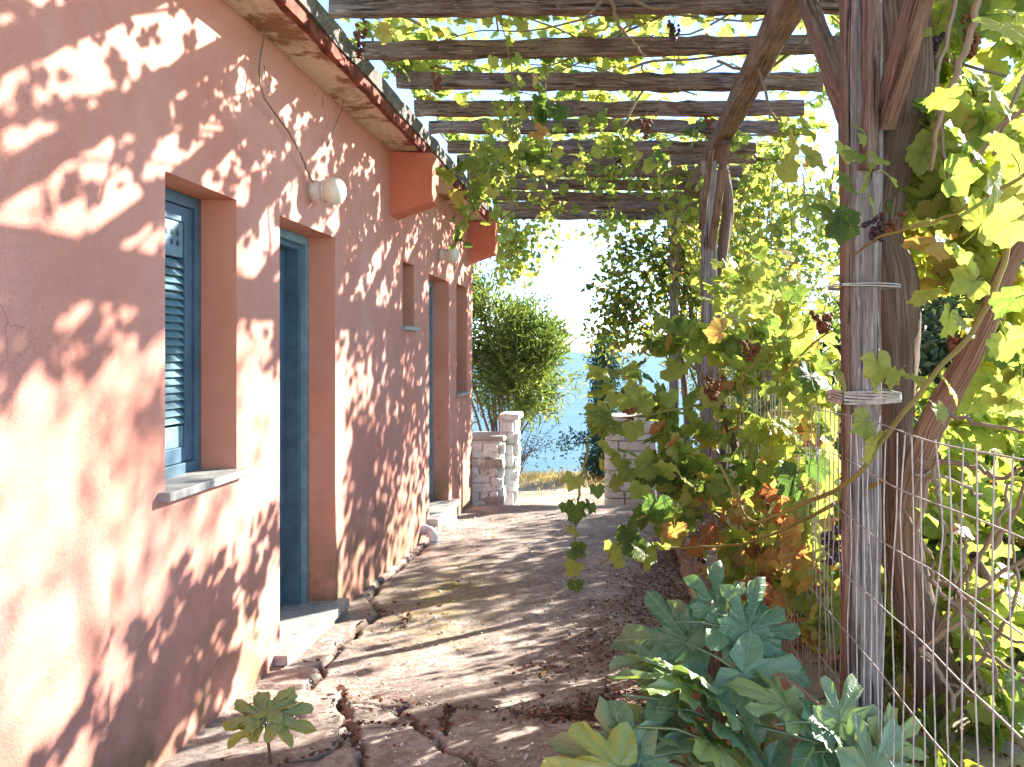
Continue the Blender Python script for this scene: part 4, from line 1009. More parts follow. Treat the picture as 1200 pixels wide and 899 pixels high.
for i, pts in enumerate(([(1100, 535, 2.3), (1085, 580, 2.35), (1075, 640, 2.4), (1090, 700, 2.4)], [(1096, 478, 2.3), (1140, 495, 2.2), (1210, 508, 2.05)], [(1078, 540, 2.5), (1140, 545, 2.35), (1175, 560, 2.25), (1210, 545, 2.1)], [(1165, 640, 2.5), (1190, 600, 2.4), (1200, 560, 2.3)],
    [(1080, 760, 2.4), (1120, 735, 2.3), (1130, 725, 2.3)], [(1080, 760, 2.4), (1110, 800, 2.4), (1116, 830, 2.4)], [(1090, 680, 2.7), (1120, 690, 2.6), (1170, 740, 2.5), (1210, 760, 2.4)], [(1120, 690, 2.6), (1150, 650, 2.5), (1175, 600, 2.4), (1180, 570, 2.4)],
    [(1140, 850, 2.8), (1132, 740, 2.7), (1130, 640, 2.7), (1118, 590, 2.6)], [(1115, 830, 2.5), (1160, 760, 2.5), (1190, 700, 2.4), (1185, 620, 2.4)], [(1180, 899, 2.5), (1150, 800, 2.6), (1110, 640, 2.7)], [(1100, 899, 3.0), (1120, 780, 2.9), (1165, 680, 2.8)], [(1060, 840, 3.2), (1090, 740, 3.1), (1110, 610, 3.0)],
    [(1075, 860, 2.9), (1090, 760, 2.8), (1125, 700, 2.7), (1160, 700, 2.6), (1205, 660, 2.5)], [(1205, 800, 2.4), (1150, 760, 2.5), (1120, 700, 2.5), (1135, 640, 2.5)], [(1060, 600, 2.6), (1085, 640, 2.5), (1100, 690, 2.5), (1145, 735, 2.4), (1175, 810, 2.3)], [(1095, 560, 2.6), (1105, 610, 2.6), (1120, 640, 2.6)], [(1205, 880, 2.4), (1160, 830, 2.5), (1110, 800, 2.6), (1080, 770, 2.7)],
    [(1150, 580, 2.8), (1110, 560, 2.7), (1070, 555, 2.6)], [(1210, 650, 2.3), (1150, 690, 2.4), (1100, 740, 2.6)])):
    tube('cane', PT(pts), np.linspace(.009 if i < 8 else .007, .004, len(pts)), M['cane'], v6, 6, .15, i, 6, .004)
for (px, py, Y, s, t) in ((1125, 620, 2.6, .05, .86), (1050, 640, 3.0, .05, .85), (1060, 800, 2.9, .07, .62), (1150, 830, 2.5, .06, .42), (1180, 690, 2.5, .07, .45), (1190, 800, 2.4, .06, .3), (1175, 640, 2.6, .06, .5), (1110, 880, 2.5, .07, .6), (1080, 600, 2.7, .07, .3)):
    L6.add(P(px, py, Y), s, t, up=.2, sun=.6, rnd=.35, down=1.0, out=(0, -.5, 0))
L6.emit(v6, 300)

# ------------------------------------------------------------------ wire fence
fence = thing('wire_fence', (.8, 2.2, .2), 'galvanised wire mesh fence running past the big timber post', 'fence')
FX = .735
def fx(y): return FX + .012 * math.sin(y * 2.1) - .01
fy = np.arange(1.55, 5.4, .068); ztop = -.195 + H
big = []
for i, y in enumerate(fy):
    zt = ztop + .01 * math.sin(y * 5); q = np.array([(fx(y) + rng.normal(0, .004), y + rng.normal(0, .006), z) for z in np.linspace(.12, zt, 7)])
    tube('wire', q, .0021, M['wire'], fence, 5, 0, i, 2)
for z in (ztop, ztop - .14, ztop - .30, ztop - .48, ztop - .66, ztop - .85, ztop - 1.0):
    q = np.array([(fx(y) - .004 + rng.normal(0, .002), y, z + .006 * math.sin(y * 6 + z * 9)) for y in np.arange(1.5, 5.45, .13)])
    tube('wire', q, .0021, M['wire'], fence, 5, 0, int(z * 100), 2)
for (px, Y, top, r) in ((898, 4.55, .30, .032), (838, 6.0, .1, .034)):
    b = P(px, 500, Y); beam('fence_post', (b[0], Y, .12), (b[0], Y, H - .1), .065, .065, M['wood_post'], fence, .004, 10, px, (0, 1, 0))
for k in range(5):
    zz = -.125 + H - .0075 * k; c = [(.70, 2.588), (.80, 2.582), (.872, 2.588), (.876, 2.66), (.872, 2.735), (.80, 2.74), (.695, 2.74), (.692, 2.66), (.70, 2.588)]
    q = np.array([(x, y, zz + .004 * math.sin(i * 1.9 + k)) for i, (x, y) in enumerate(c)])
    tube('wire_tie', q, .0042, M['rope'], fence, 6, .1, k, 3)
for k in range(2):
    zz = .205 + H - .006 * k; c = [(.695, 2.588), (.80, 2.583), (.872, 2.588), (.876, 2.66), (.872, 2.735), (.80, 2.74), (.695, 2.74), (.69, 2.66), (.695, 2.588)]
    tube('wire_tie', np.array([(x, y, zz + .003 * math.sin(i * 1.9 + k)) for i, (x, y) in enumerate(c)]), .0025, M['wire'], fence, 5, 0, k + 9, 3)

# dry canes hanging from the eave onto the wall
dc = thing('dry_vine_cane', (-1.58, 3.6, 2.9), 'thin bare brown cane dangling from the eave down to the near globe lamp', 'vine cane')
def onwall(px, py, off=.02):
    Y = -(WX + off) * FPX / (VPX - px); return P(px, py, Y)
for pts, r in (([(330, -40), (318, 10), (304, 75), (310, 115), (335, 150), (352, 180), (362, 205), (368, 214)], .0045), ([(309, 75), (312, 95), (318, 110)], .002), ([(408, 75), (402, 120), (392, 150), (384, 170)], .003), ([(320, 0), (310, 18), (306, 30)], .002)):
    tube('cane', [onwall(px, py, .03 + .02 * (i % 2)) for i, (px, py) in enumerate(pts)], r, M['cane'], dc, 5, .1, int(pts[0][0]), 5, .002)

# ------------------------------------------------------------------ stones, white wall, pillar
ws_ = thing('white_stone_wall', (-1.3, 10.1, -.3), 'whitewashed rubble parapet with a flat cap at the far end of the house', 'wall')
def wall_box(name, lo, hi, material, parent, bev=.02, n=6, amp=.008, seed=0):
    mb = MB(); mb.box(lo, hi); me = mb.mesh(name, M[material], bev)
    return part(name, me, parent)
# corner block, stepped: tall far end, lower shelf niches
x0, x1 = -1.56, -1.17
def wz(px_py, Y): return H - (px_py - VPY) * Y / FPX
wall_box('wall_core', (-1.68, 9.86, -.40), (-1.30, 10.45, wz(512, 9.86) - .03), 'mortar', ws_)
wall_box('wall_core', (-1.34, 10.12, -.48), (x1 - .005, 10.56, wz(487, 10.1) - .03), 'mortar', ws_)
def face_stones(y, xa, xb, za, zb, rows, cols, seed, depth=.06, material='white_stone', parent=ws_, xdir=True):
    rg = np.random.default_rng(seed); zs = np.linspace(za, zb, rows + 1)
    for r_ in range(rows):
        cuts = np.cumsum(rg.uniform(.6, 1.4, cols)); cuts = np.concatenate([[0], cuts / cuts[-1]])
        for k in range(cols):
            u0, u1 = xa + (xb - xa) * cuts[k], xa + (xb - xa) * cuts[k + 1]
            h = (zs[r_ + 1] - zs[r_]); w = u1 - u0
            w *= rg.uniform(.85, 1.12); h *= rg.uniform(.8, 1.15); dep = depth * rg.uniform(.8, 1.5)
            sz = (w, dep, h) if xdir else (dep, w, h)
            loc = ((u0 + u1) / 2, y, (zs[r_] + zs[r_ + 1]) / 2) if xdir else (y, (u0 + u1) / 2, (zs[r_] + zs[r_ + 1]) / 2)
            place('stone', rock_mesh('stone', sz, M[material], int(rg.integers(1e6)), .35, .10), np.array(loc) + rg.normal(0, .008, 3), parent, tuple(rg.normal(0, .10, 3)))
face_stones(9.86, -1.64, -1.31, -.25, wz(514, 9.86) - .05, 8, 3, 1)
face_stones(10.12, -1.30, x1 - .01, -.36, wz(489, 10.1) - .05, 8, 1, 2)
face_stones(x1, 10.13, 10.55, -.40, wz(489, 10.1) - .05, 8, 2, 3, .05, 'white_stone', ws_, False)
face_stones(-1.305, 9.88, 10.1, -.3, wz(514, 9.86) - .05, 6, 1, 4, .05, 'white_stone', ws_, False)
me = rock_mesh('cap_stone', (.44, .62, .06), M['cap_stone'], 9, .15, .03); place('cap_stone', me, (-1.47, 10.15, wz(512, 9.86) - .02), ws_)
me = rock_mesh('cap_stone', (.24, .56, .07), M['white_stone'], 10, .15, .03); place('cap_stone', me, (x1 - .06, 10.36, wz(487, 10.1) - .02), ws_)
for zz in (wz(541, 9.95), wz(585, 9.95)):
    place('shelf_stone', rock_mesh('shelf_stone', (.22, .16, .10), M['cap_stone'], int(zz * 50 + 9), .2, .05), (-1.36, 9.86, zz), ws_)

pl = thing('stone_pillar', (.22, 10.6, -.4), 'cream stone gate pillar half hidden by vine leaves at the path end', 'pillar')
rg = np.random.default_rng(77); zz = -.47; r_ = 0
wall_box('pillar_core', (-.04, 10.44, -.5), (.50, 10.92, wz(498, 10.45) - .02), 'mortar', pl)
while zz < wz(500, 10.45):
    h = rg.uniform(.085, .14); cut = rg.uniform(.12, .36)
    for u0, u1 in ((-.07, -.07 + cut), (-.07 + cut, .53)):
        place('stone', rock_mesh('stone', (u1 - u0 - .012, .10, h - .012), M['pillar_stone'], int(rg.integers(1e6)), .12, .03), ((u0 + u1) / 2, 10.43, zz + h / 2), pl)
    place('stone', rock_mesh('stone', (.10, .44, h - .012), M['pillar_stone'], int(rg.integers(1e6)), .12, .03), (-.05, 10.71, zz + h / 2), pl)
    zz += h
place('cap_stone', rock_mesh('cap_stone', (.66, .60, .08), M['pillar_stone'], 12, .12, .02), (.23, 10.68, zz + .04), pl)

ed = thing('stone_edging', (.6, 5.0, .05), 'low dry edging of flat brown stones along the right side of the path', 'stone edging')
rg = np.random.default_rng(78); y = 2.5
while y < 9.8:
    ln = rg.uniform(.22, .5); g0 = float(gz(y)); hts = 2 if rg.random() < .7 else 3
    for k in range(hts):
        h = rg.uniform(.09, .13); w = rg.uniform(.2, .3)
        place('stone', rock_mesh('stone', (w, ln * .94, h), M['brown_stone'], int(rg.integers(1e6)), .2, .07), (.62 + .04 * k + rg.normal(0, .02), y + ln / 2 + rg.normal(0, .03), g0 - .02 + .05 + k * .11), ed, (rg.normal(0, .04), rg.normal(0, .04), rg.normal(0, .1)))
    y += ln
for (px, py, Y, s) in [(905, 775, 3.3, (.26, .2, .10)), (960, 820, 3.0, (.2, .2, .10)), (860, 745, 3.7, (.25, .2, .12)), (930, 738, 3.6, (.2, .24, .10)), (880, 700, 4.3, (.34, .26, .16)), (850, 800, 3.1, (.18, .2, .12)), (960, 870, 2.7, (.2, .2, .10))] + [(rng.uniform(860, 1000), rng.uniform(735, 860), rng.uniform(2.8, 3.9), (rng.uniform(.08, .2), rng.uniform(.08, .16), rng.uniform(.05, .09))) for _ in range(26)]:
    c = P(px, py, Y); c[0] = max(c[0], .42); c[2] = float(terrain_z(np.array([c[0]]), np.array([Y]))[0]) + .03; place('stone', rock_mesh('stone', s, M['brown_stone'], int(px), .25, .09), c, ed, (rng.normal(0, .1), rng.normal(0, .1), px * .01))

st = thing('vine_stump', (.33, 3.05, .08), 'flaky reddish bark stump behind the fig leaves', 'stump')
tube('trunk', PT([(832, 905, 3.05), (830, 850, 3.05), (822, 790, 3.05), (820, 735, 3.05)]), [.075, .06, .052, .045], M['bark_red'], st, 12, .12, 5, 5, .004, 2)
V, F, bk = tube_arrays(np.array([P(820, 737, 3.05), P(820, 735, 3.05), P(820, 734.5, 3.05)]), [.045, .03, .001], 12); part('stump_top', mesh_np('stump_top', V, F, M['bark_red'], {'bk': bk}), st)

# ------------------------------------------------------------------ fig plant and seedling
F_HI = [leaf_template(200 + i, 'fig', True) for i in range(NVAR)]
fig = thing('fig_sapling', P(850, 930, 2.6), 'young fig with broad blue-green lobed leaves at the lower right of the path', 'fig plant')
LF = Leaves()
for pts, r in (([(852, 935, 2.6), (846, 850, 2.6), (844, 800, 2.62), (842, 720, 2.65), (820, 705, 2.68)], .008), ([(852, 935, 2.6), (808, 900, 2.5), (790, 830, 2.45), (800, 790, 2.5)], .009), ([(860, 935, 2.6), (895, 870, 2.55), (890, 830, 2.55)], .007),
               ([(860, 940, 2.6), (960, 900, 2.4), (1000, 870, 2.35), (930, 800, 2.4), (905, 790, 2.45)], .007), ([(740, 905, 2.3), (790, 893, 2.35), (850, 930, 2.5)], .006)):
    tube('stem', PT(pts), np.linspace(r, r * .55, len(pts)), M['bark_red' if r < .0085 else 'cane_green'], fig, 7, .08, int(pts[-1][0]), 6, .002)
def figleaf(px, py, Y, sz, tone, ang, nrmv):
    """ang: picture direction of the tip, degrees clockwise from up"""
    n = nrm(np.array(nrmv, float)); a = math.radians(ang); t = np.array((math.sin(a), 0, math.cos(a))); t = nrm(t - (t @ n) * n)
    LF.p.append(P(px, py, Y)[None]); LF.n.append(n[None]); LF.t.append(t[None]); LF.s.append(np.array([sz * rng.uniform(.95, 1.18)])); LF.c.append(np.array([np.clip(tone + rng.normal(0, .13), 0, 1)]))
for a in ((808, 752, 2.62, .21, .25, -80, (-.1, -.8, .6)), (828, 728, 2.66, .20, .25, -50, (-.3, -.6, .7)), (842, 712, 2.66, .17, .2, 10, (.2, -.7, .6)), (845, 735, 2.6, .17, .3, 110, (.3, -.5, .8)),
          (878, 738, 2.6, .19, .15, 25, (.3, -.8, .5)), (880, 742, 2.6, .21, .2, 135, (.3, -.7, .6)), (870, 790, 2.5, .23, .12, 130, (.2, -.8, .5)),           (800, 808, 2.4, .20, .5, -70, (.55, .0, .85)), (825, 800, 2.45, .20, .5, -120, (.5, .2, .8)), (832, 815, 2.42, .19, .5, 60, (.55, .2, .8)), (800, 835, 2.4, .21, .5, 160, (.6, .2, .75)), (845, 850, 2.38, .21, .5, 150, (.6, .1, .8)), (790, 850, 2.4, .15, .6, -60, (.3, -.4, .8)),
          (830, 870, 2.3, .23, .62, 140, (.5, .0, .8)), (780, 860, 2.35, .20, .5, 170, (.5, .2, .8)), (735, 895, 2.25, .19, .35, -60, (.0, -.7, .7)), (750, 890, 2.25, .18, .2, 20, (.1, -.7, .7)), (725, 900, 2.2, .18, .85, -95, (.2, -.7, .7)),           (925, 830, 2.4, .18, .45, -30, (.4, -.3, .8)), (960, 850, 2.35, .17, .4, 60, (.5, -.2, .8)), (955, 870, 2.35, .20, .15, 110, (.2, -.8, .5)), (985, 845, 2.35, .15, .35, 30, (.1, -.8, .5)), (1010, 880, 2.3, .16, .3, 90, (.2, -.8, .5)),
          (880, 850, 2.6, .16, .75, 160, (.1, -.9, .3)), (900, 900, 2.4, .18, .2, 150, (.1, -.9, .4)), (815, 890, 2.5, .16, .25, 200, (.0, -.9, .4)), (770, 775, 2.55, .13, .45, -100, (.2, -.3, .9)), (1040, 870, 2.3, .12, .6, 60, (.1, -.8, .5)), (1020, 905, 2.2, .15, .4, 40, (.1, -.8, .5))):
    figleaf(*a)
LF.emit(fig, 300, 'fig', 1)
sd = thing('fig_seedling', ground_hit(318, 895).tolist() + [float(gz(3.0))], 'tiny fig seedling with yellow-green lobed leaves at the foot of the wall', 'seedling')
LF = Leaves(); b = ground_hit(316, 897); Yb = float(b[1])
tube('stem', PT([(318, 905, Yb), (315, 875, Yb), (311, 848, Yb)]), [.006, .005, .004], M['bark_red'], sd, 6, .05, 3)
for (px, py, ang, t, s, nv) in ((300, 848, -85, .85, .125, (-.1, -.6, .8)), (303, 838, -50, .8, .12, (0, -.6, .8)), (314, 835, 10, .7, .11, (0, -.5, .8)), (326, 838, 60, .7, .12, (.2, -.6, .7)), (325, 846, 95, .85, .11, (.1, -.7, .6)), (312, 840, -10, .75, .10, (.3, -.7, .6))):
    figleaf(px, py, Yb, s, t, ang, nv)
LF.emit(sd, 300, 'fig', 1)

# ------------------------------------------------------------------ trees and shrubs
def small_leaves(centers, spread, n, size, width, tone, tsd, seed, dirs=None, along=.5, up=.3):
    """narrow folded leaves: 4 vertices each"""
    rg = np.random.default_rng(seed); C = np.asarray(centers); ii = rg.integers(0, len(C), n)
    p = C[ii] + rg.normal(0, 1, (n, 3)) * spread
    t = nrm(rg.normal(0, 1, (n, 3)) + (0 if dirs is None else np.asarray(dirs)[ii] * along))
    nn = rg.normal(0, 1, (n, 3)) + np.array((0, 0, up)); nn = nrm(nn - (nn * t).sum(1, keepdims=True) * t); b = np.cross(t, nn)
    L = rg.uniform(size[0], size[1], (n, 1)); w = L * width
    V = np.stack([p, p + t * L * .5 + b * w + nn * w * .3, p + t * L - nn * L * .12, p + t * L * .5 - b * w + nn * w * .3], 1).reshape(-1, 3)
    F = (np.arange(n) * 4)[:, None, None] + np.array(((0, 1, 2), (0, 2, 3)))[None]
    cl = rg.normal(0, tsd * .7, len(C))
    tn = np.clip(tone + cl[ii] + rg.normal(0, tsd * .6, n), 0, 1)
    return V, F.reshape(-1, 3), np.repeat(tn, 4)
def tree(name, label, base, limbs, clumps, n, size, width, tone, tsd, leafm, seed, spread, group=None, barkm='tree_bark', cat='tree', along=0, dirs=None):
    t = thing(name, base, label, cat, group)
    big = [l for l in limbs]
    for k, (pts, r) in enumerate(big):
        tube('trunk' if k == 0 else 'branch', pts, np.linspace(r, r * .45, len(pts)), M[barkm], t, 8, .1, seed + k, 5, .004)
    V, F, tn = small_leaves(clumps, spread, n, size, width, tone, tsd, seed, dirs, along)
    o = part('foliage', mesh_np('foliage', V, F, M[leafm], {'tone': tn, 'vein': np.zeros(len(tn))}), t); o['kind'] = 'stuff'
    return t
def ell(c, r, n, seed, shell=.5, lo=-1):
    rg = np.random.default_rng(seed); d = nrm(rg.normal(0, 1, (n * 3, 3))) * rg.uniform(shell, 1, (n * 3, 1)); d = d[d[:, 2] > lo][:n]
    return np.asarray(c) + d * np.asarray(r), d
# oleander behind the white wall
c1, d1 = ell((-1.9, 12.6, 1.75), (1.15, .9, 1.25), 150, 5, .35); c2, d2 = ell((-1.25, 12.3, 1.35), (.62, .7, .85), 90, 6, .4)
C = np.vstack([c1, c2]); D = np.vstack([d1, d2]) + (0, 0, .4)
lim = [([(-1.7, 12.4, -.3), (-1.6, 12.3, .4), (-1.7, 12.4, 1.2), (-1.9, 12.5, 2.2)], .05)]
for k in range(14):
    e = C[k * 15]; lim.append(([(-1.75 + .02 * k, 12.4, -.2), ((-1.7 + e[0]) / 2 + .03, (12.4 + e[1]) / 2, (.1 + e[2]) / 2 - .1), e], .022))
tree('oleander_bush', 'large leafy oleander bush overhanging the white wall before the sea', (-1.7, 12.4, -.3), lim, C, 15000, (.10, .19), .085, .5, .28, 'oleander', 3, .11, None, 'tree_bark', 'bush', 1.1, D)
# cypress behind the pillar
cc = np.array([(-.13 + rng.normal(0, 1) * .115 * (1 - abs(u - .3) * .75), 14.2 + rng.normal(0, .17), -1.2 + 3.0 * u) for u in np.linspace(0, 1, 170)])
cc = np.vstack([cc, [(-.78 + .06 * k + rng.normal(0, .02), 13.9, .02 + .02 * k + rng.normal(0, .03)) for k in range(0, 10, 3)]])
tree('cypress_tree', 'slim dark cypress standing before the sea behind the stone pillar', (-.2, 14.2, -1.4), [([(-.2, 14.2, -1.6), (-.15, 14.2, .5), (-.13, 14.2, 1.8)], .07), ([(-.2, 14.2, .1), (-.5, 14.0, .05), (-.8, 13.9, .05)], .015)], cc, 12000, (.05, .10), .2, .45, .22, 'cypress', 8, .085, None, 'tree_bark', 'tree', .6, np.tile((0, 0, 1.0), (len(cc), 1)))
# broad-leaved tree at the end of the pergola
c1, _ = ell((.95, 11.0, 2.5), (1.1, .5, .9), 110, 9, .3); c2, _ = ell((.10, 11.0, 2.15), (.42, .4, .6), 34, 10, .3)
C = np.vstack([c1, c2]); lim = [([(1.25, 11.3, -.4), (1.2, 11.25, .8), (1.05, 11.1, 1.8), (.95, 11.0, 2.8)], .06)]
for k in range(14): e = C[k * 10]; lim.append(([(1.15, 11.2, 1.0 + .05 * k), ((1.1 + e[0]) / 2, 11.1, (1.4 + e[2]) / 2), e], .016))
tree('almond_tree', 'small broad-leaved tree screening the sea beyond the last pergola post', (1.25, 11.3, -.4), lim, C, 3300, (.07, .12), .30, .5, .3, 'mulberry', 12, .13)
# dry shrub by the sea
cs = np.array([(-1.25 + rng.normal(0, .20), 13.6 + rng.normal(0, .1), .05 + rng.uniform(-.25, .9) * (1 - .0)) for _ in range(60)])
lim = [([(-1.5, 13.5, -.5), (-1.4, 13.5, .0), (-1.25, 13.6, .4)], .012)] + [([(-1.5, 13.5, -.45), (-1.4 + rng.normal(0, .05), 13.5, -.1), cs[k * 4]], .006) for k in range(14)]
tree('dry_shrub', 'sparse half-dry shrub beyond the white wall against the water', (-1.5, 13.5, -.5), lim, cs, 420, (.04, .07), .2, .85, .2, 'olive', 13, .07, None, 'cane', 'shrub')
# olives and scrub filling the slope on the right
specs = [((3.0, 19.5, -3), (2.0, 1.3, 2.6), 5.6, 'bright tree rising behind the far end of the pergola'), ((8.0, 25, -4.6), (2.6, 1.5, 3.0), 6.4, 'tall tree behind the third post'), ((7.9, 16.6, -1.2), (2.0, 1.5, 2.3), 3.4, 'tall tree at the right edge beyond the near olive'), ((9.2, 18.0, -1.8), (2.2, 1.5, 2.6), 4.0, 'tall tree cut by the right edge of the view'),
         ((3.4, 9.2, -.1), (1.2, 1.2, .95), 1.5, 'near olive tree with dense dark leaves behind the wire fence'), ((5.4, 12.5, -.5), (1.8, 1.5, 1.5), 2.1, 'broad olive tree behind the near one at the right edge'), ((5.3, 8.8, .1), (1.1, 1.3, .8), 4.9, 'sparse tall tree just beyond the right edge'),
         ((4.4, 22.0, -3.2), (2.4, 1.8, 2.2), 3.0, 'tall olive tree far down the slope'), ((8.8, 19.0, -1.8), (2.8, 2.0, 2.4), 3.2, 'farthest wide olive tree at the right edge')]
for k, (b, r, hgt, lb) in enumerate(specs):
    C, _ = ell((b[0], b[1], b[2] + hgt), r, 130, 30 + k, .35)
    b = np.array(b); b[2] = float(terrain_z(np.array([b[0]]), np.array([b[1]]))[0])
    lim = [([b, b + (.1, 0, .5), b + (-.05, .05, hgt * .6), b + (.05, 0, hgt)], .10)]
    for q in range(10): e = C[q * 12]; lim.append(([b + (0, 0, hgt * .4), (b + (0, 0, hgt * .7) + e) / 2, e], .03))
    sparse = 'sparse' in lb
    if sparse: lim = [(a, w * .45) for a, w in lim]
    tree('garden_tree' if k < 4 else 'olive_tree', lb, b, lim, C[::3] if sparse else C, 1000 if sparse else 9000, (.06, .11) if sparse else (.09, .16), .3 if sparse else .22, .5, .3, 'mulberry' if k < 4 else 'olive', 40 + k, .2 * r[0] / 1.3, 'trees on the slope')
for k, (b, r, n, lb) in enumerate((((2.0, 6.3, .3), (.7, 1.0, .55), 3600, 'round green scrub bush just behind the fence'), ((3.2, 5.8, .2), (1.0, 1.0, .6), 4200, 'low scrub bush at the right beyond the bare canes'), ((2.2, 9.5, .0), (.9, 1.2, .7), 3600, 'scrub bush behind the second post'), ((1.9, 11.6, -.2), (.7, .6, .7), 3000, 'scrub bush beside the cream stone pillar'), ((2.3, 4.2, .2), (.55, .6, .42), 2800, 'small scrub bush nearest the wire at lower right'))):
    C, _ = ell((b[0], b[1], b[2] + r[2] * .8), r, 70, 60 + k, .3)
    lim = [([np.array(b) - (0, 0, .3), np.array(b) + (0, 0, .2), np.array(b) + (.05, 0, r[2])], .03)] + [([np.array(b) - (0, 0, .1), (np.array(b) + C[q * 9]) / 2, C[q * 9]], .012) for q in range(7)]
    tree('scrub_bush', lb, b, lim, C, n, (.06, .12), .28, .5, .3, 'mulberry', 70 + k, .14, 'scrub bushes in the garden', 'tree_bark', 'bush')

# ------------------------------------------------------------------ grass and litter
def grass():
    rg = np.random.default_rng(90); n = 5200
    x = rg.uniform(-2.2, .6, n); y = rg.normal(14.3, .55, n); keep = (y > 12.6); k2 = rg.uniform(11, 13.6, n); 
    sel = rg.random(n) < .12; y = np.where(sel, k2, y); x = np.where(sel & (np.abs(x + .75) < .5), x + 1.2, x)
    z = terrain_z(x, y) + np.where((y > 13.6) & (y < 15.3), .05 * np.sin((y - 13.6) / 1.7 * np.pi), 0)
    h = rg.uniform(.03, .11, n) * np.where(sel, .5, 1) * np.where(rg.random(n) < .05, 2.0, 1); a = rg.uniform(0, 6.28, n); lean = rg.normal(0, .35, (n, 2)) * h[:, None]
    w = .006; dx, dy = np.cos(a) * w, np.sin(a) * w
    V = np.stack([np.stack([x - dx, y - dy, z], -1), np.stack([x + dx, y + dy, z], -1), np.stack([x + lean[:, 0] * .4 + dx * .7, y + lean[:, 1] * .4, z + h * .6], -1), np.stack([x + lean[:, 0], y + lean[:, 1], z + h], -1)], 1).reshape(-1, 3)
    F = ((np.arange(n) * 4)[:, None, None] + np.array(((0, 1, 2), (0, 2, 3)))[None]).reshape(-1, 3)
    o = bpy.data.objects.new('dry_grass', mesh_np('dry_grass', V, F, M['drygrass'], {'tone': np.repeat(rg.random(n), 4), 'vein': np.zeros(n * 4)})); link(o)
    tag(o, 'straw-coloured dry grass on the lip above the sea', 'grass', None, 'stuff')
grass()
def weeds():
    rg = np.random.default_rng(95); n = 5200
    x = rg.uniform(.85, 3.2, n); y = rg.uniform(2.2, 8.5, n); z = terrain_z(x, y)
    c = vnoise(x, y, 51, 1.6) + .5 * vnoise(x, y, 52, 4.0); k = c > -.15; x, y, z = x[k], y[k], z[k]; n = len(x)
    C = np.column_stack([x, y, z]); V, F, tn = small_leaves(C, .03, n * 3, (.05, .13), .14, .5, .25, 96, np.tile((0, 0, 1.0), (n, 1)), 1.6, .5)
    o = bpy.data.objects.new('weeds', mesh_np('weeds', V, F, M['mulberry'], {'tone': tn, 'vein': np.zeros(len(tn))})); link(o)
    tag(o, 'low green weeds covering the garden soil behind the wire fence', 'weeds', None, 'stuff')
weeds()
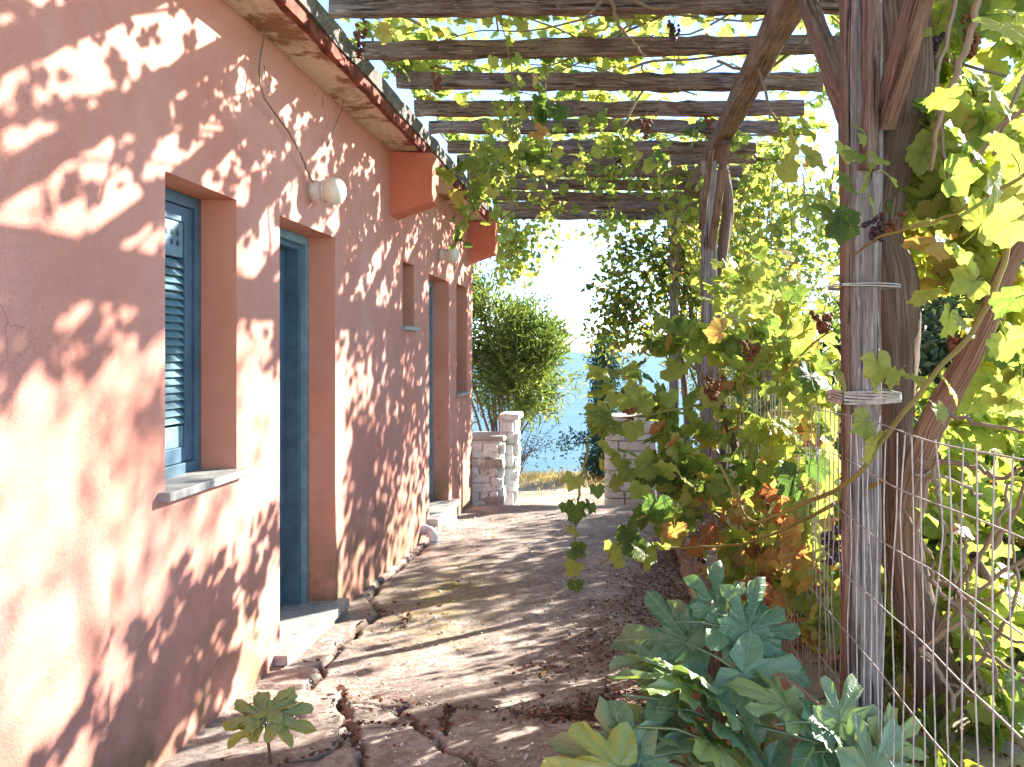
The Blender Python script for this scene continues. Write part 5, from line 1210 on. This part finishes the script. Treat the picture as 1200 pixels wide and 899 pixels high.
def litter():
    rg = np.random.default_rng(91); P_ = []
    def patch(px, py, rx, ry, n):
        c = ground_hit(px, py); q = rg.normal(0, 1, (n, 2)) * (rx, ry); P_.append(c + q)
    for (px, py, rx, ry, n) in ((780, 660, .10, .55, 900), (760, 700, .14, .45, 800), (745, 800, .10, .35, 350), (720, 835, .16, .10, 700), (770, 850, .14, .16, 700), (660, 840, .12, .05, 200), (730, 740, .14, .3, 260), (800, 640, .08, .7, 600), (820, 720, .14, .35, 700), (850, 860, .2, .25, 600), (950, 860, .2, .3, 500), (930, 760, .25, .4, 900), (980, 840, .2, .3, 500), (1100, 880, .3, .4, 500), (640, 790, .1, .08, 70), (690, 760, .12, .25, 120)):
        patch(px, py, rx, ry, n)
    P_.append(np.column_stack([rg.uniform(-1.55, .6, 330), rg.uniform(2.7, 9.5, 330)]))
    for pts, w, d in crk:
        ii = rg.integers(0, len(pts) - 1, 45); t = rg.random(45)[:, None]; P_.append(pts[ii] * (1 - t) + pts[ii + 1] * t + rg.normal(0, w * .7, (45, 2)))
    q = np.vstack(P_); q = q[(q[:, 0] > -1.56) & (q[:, 0] < 1.6)]; n = len(q)
    z = gz(q[:, 1]) + .008 + np.abs(rg.normal(0, .008, n)) - np.clip((q[:, 0] - .45) / .15, 0, 1) * .05
    inb = q[:, 0] > .66; z = np.where(inb, np.maximum(z, terrain_z(q[:, 0], q[:, 1]) + .01), z)
    s = np.where(rg.random(n) < .12, rg.uniform(.014, .024, n) * np.where(q[:, 1] < 3.4, .75, 1), rg.uniform(.006, .016, n)); a = rg.uniform(0, 6.28, n); el = rg.uniform(.25, .9, n)
    c, sn = np.cos(a) * s, np.sin(a) * s
    p0 = np.column_stack([q[:, 0] - c, q[:, 1] - sn, z + rg.uniform(0, .6, n) * s]); p2 = np.column_stack([q[:, 0] + c, q[:, 1] + sn, z + rg.uniform(0, .7, n) * s])
    p1 = np.column_stack([q[:, 0] + sn * el, q[:, 1] - c * el, z - .002]); p3 = np.column_stack([q[:, 0] - sn * el, q[:, 1] + c * el, z + rg.uniform(-.1, .5, n) * s])
    V = np.stack([p0, p1, p2, p3], 1).reshape(-1, 3); F = ((np.arange(n) * 4)[:, None, None] + np.array(((0, 1, 2), (0, 2, 3)))[None]).reshape(-1, 3)
    o = bpy.data.objects.new('leaf_litter', mesh_np('leaf_litter', V, F, M['litter'], {'tone': np.repeat(rg.random(n) ** 1.6, 4), 'vein': np.zeros(n * 4)})); link(o)
    tag(o, 'dark red-brown fallen leaves drifted along the right edge of the path', 'leaf litter', None, 'stuff')
litter()
def grit():
    rg = np.random.default_rng(99); n = 2600
    q = np.column_stack([rg.uniform(-1.5, .6, n), 2.8 + 6.5 * rg.uniform(0, 1, n) ** 1.6]); k = vnoise(q[:, 0], q[:, 1], 61, 2.0) + .4 * vnoise(q[:, 0], q[:, 1], 62, 6) > -.1; q = q[k]; n = len(q)
    s_ = rg.uniform(.002, .007, (n, 1, 1)) * np.where(rg.random((n, 1, 1)) < .06, 2.2, 1)
    O = np.array(((1, 0, 0), (0, 1, 0), (-1, 0, 0), (0, -1, 0), (0, 0, .8), (0, 0, -.8)), float)
    c = np.column_stack([q, gz(q[:, 1]) + .006]); V = c[:, None] + s_ * (O[None] + rg.normal(0, .25, (n, 6, 3)))
    T = np.array(((0, 1, 4), (1, 2, 4), (2, 3, 4), (3, 0, 4), (1, 0, 5), (2, 1, 5), (3, 2, 5), (0, 3, 5)))
    o = bpy.data.objects.new('grit', mesh_np('grit', V.reshape(-1, 3), ((np.arange(n) * 6)[:, None, None] + T[None]).reshape(-1, 3), M['mortar'])); link(o)
    tag(o, 'loose pale grit scattered over the concrete path', 'grit', None, 'stuff')
grit()
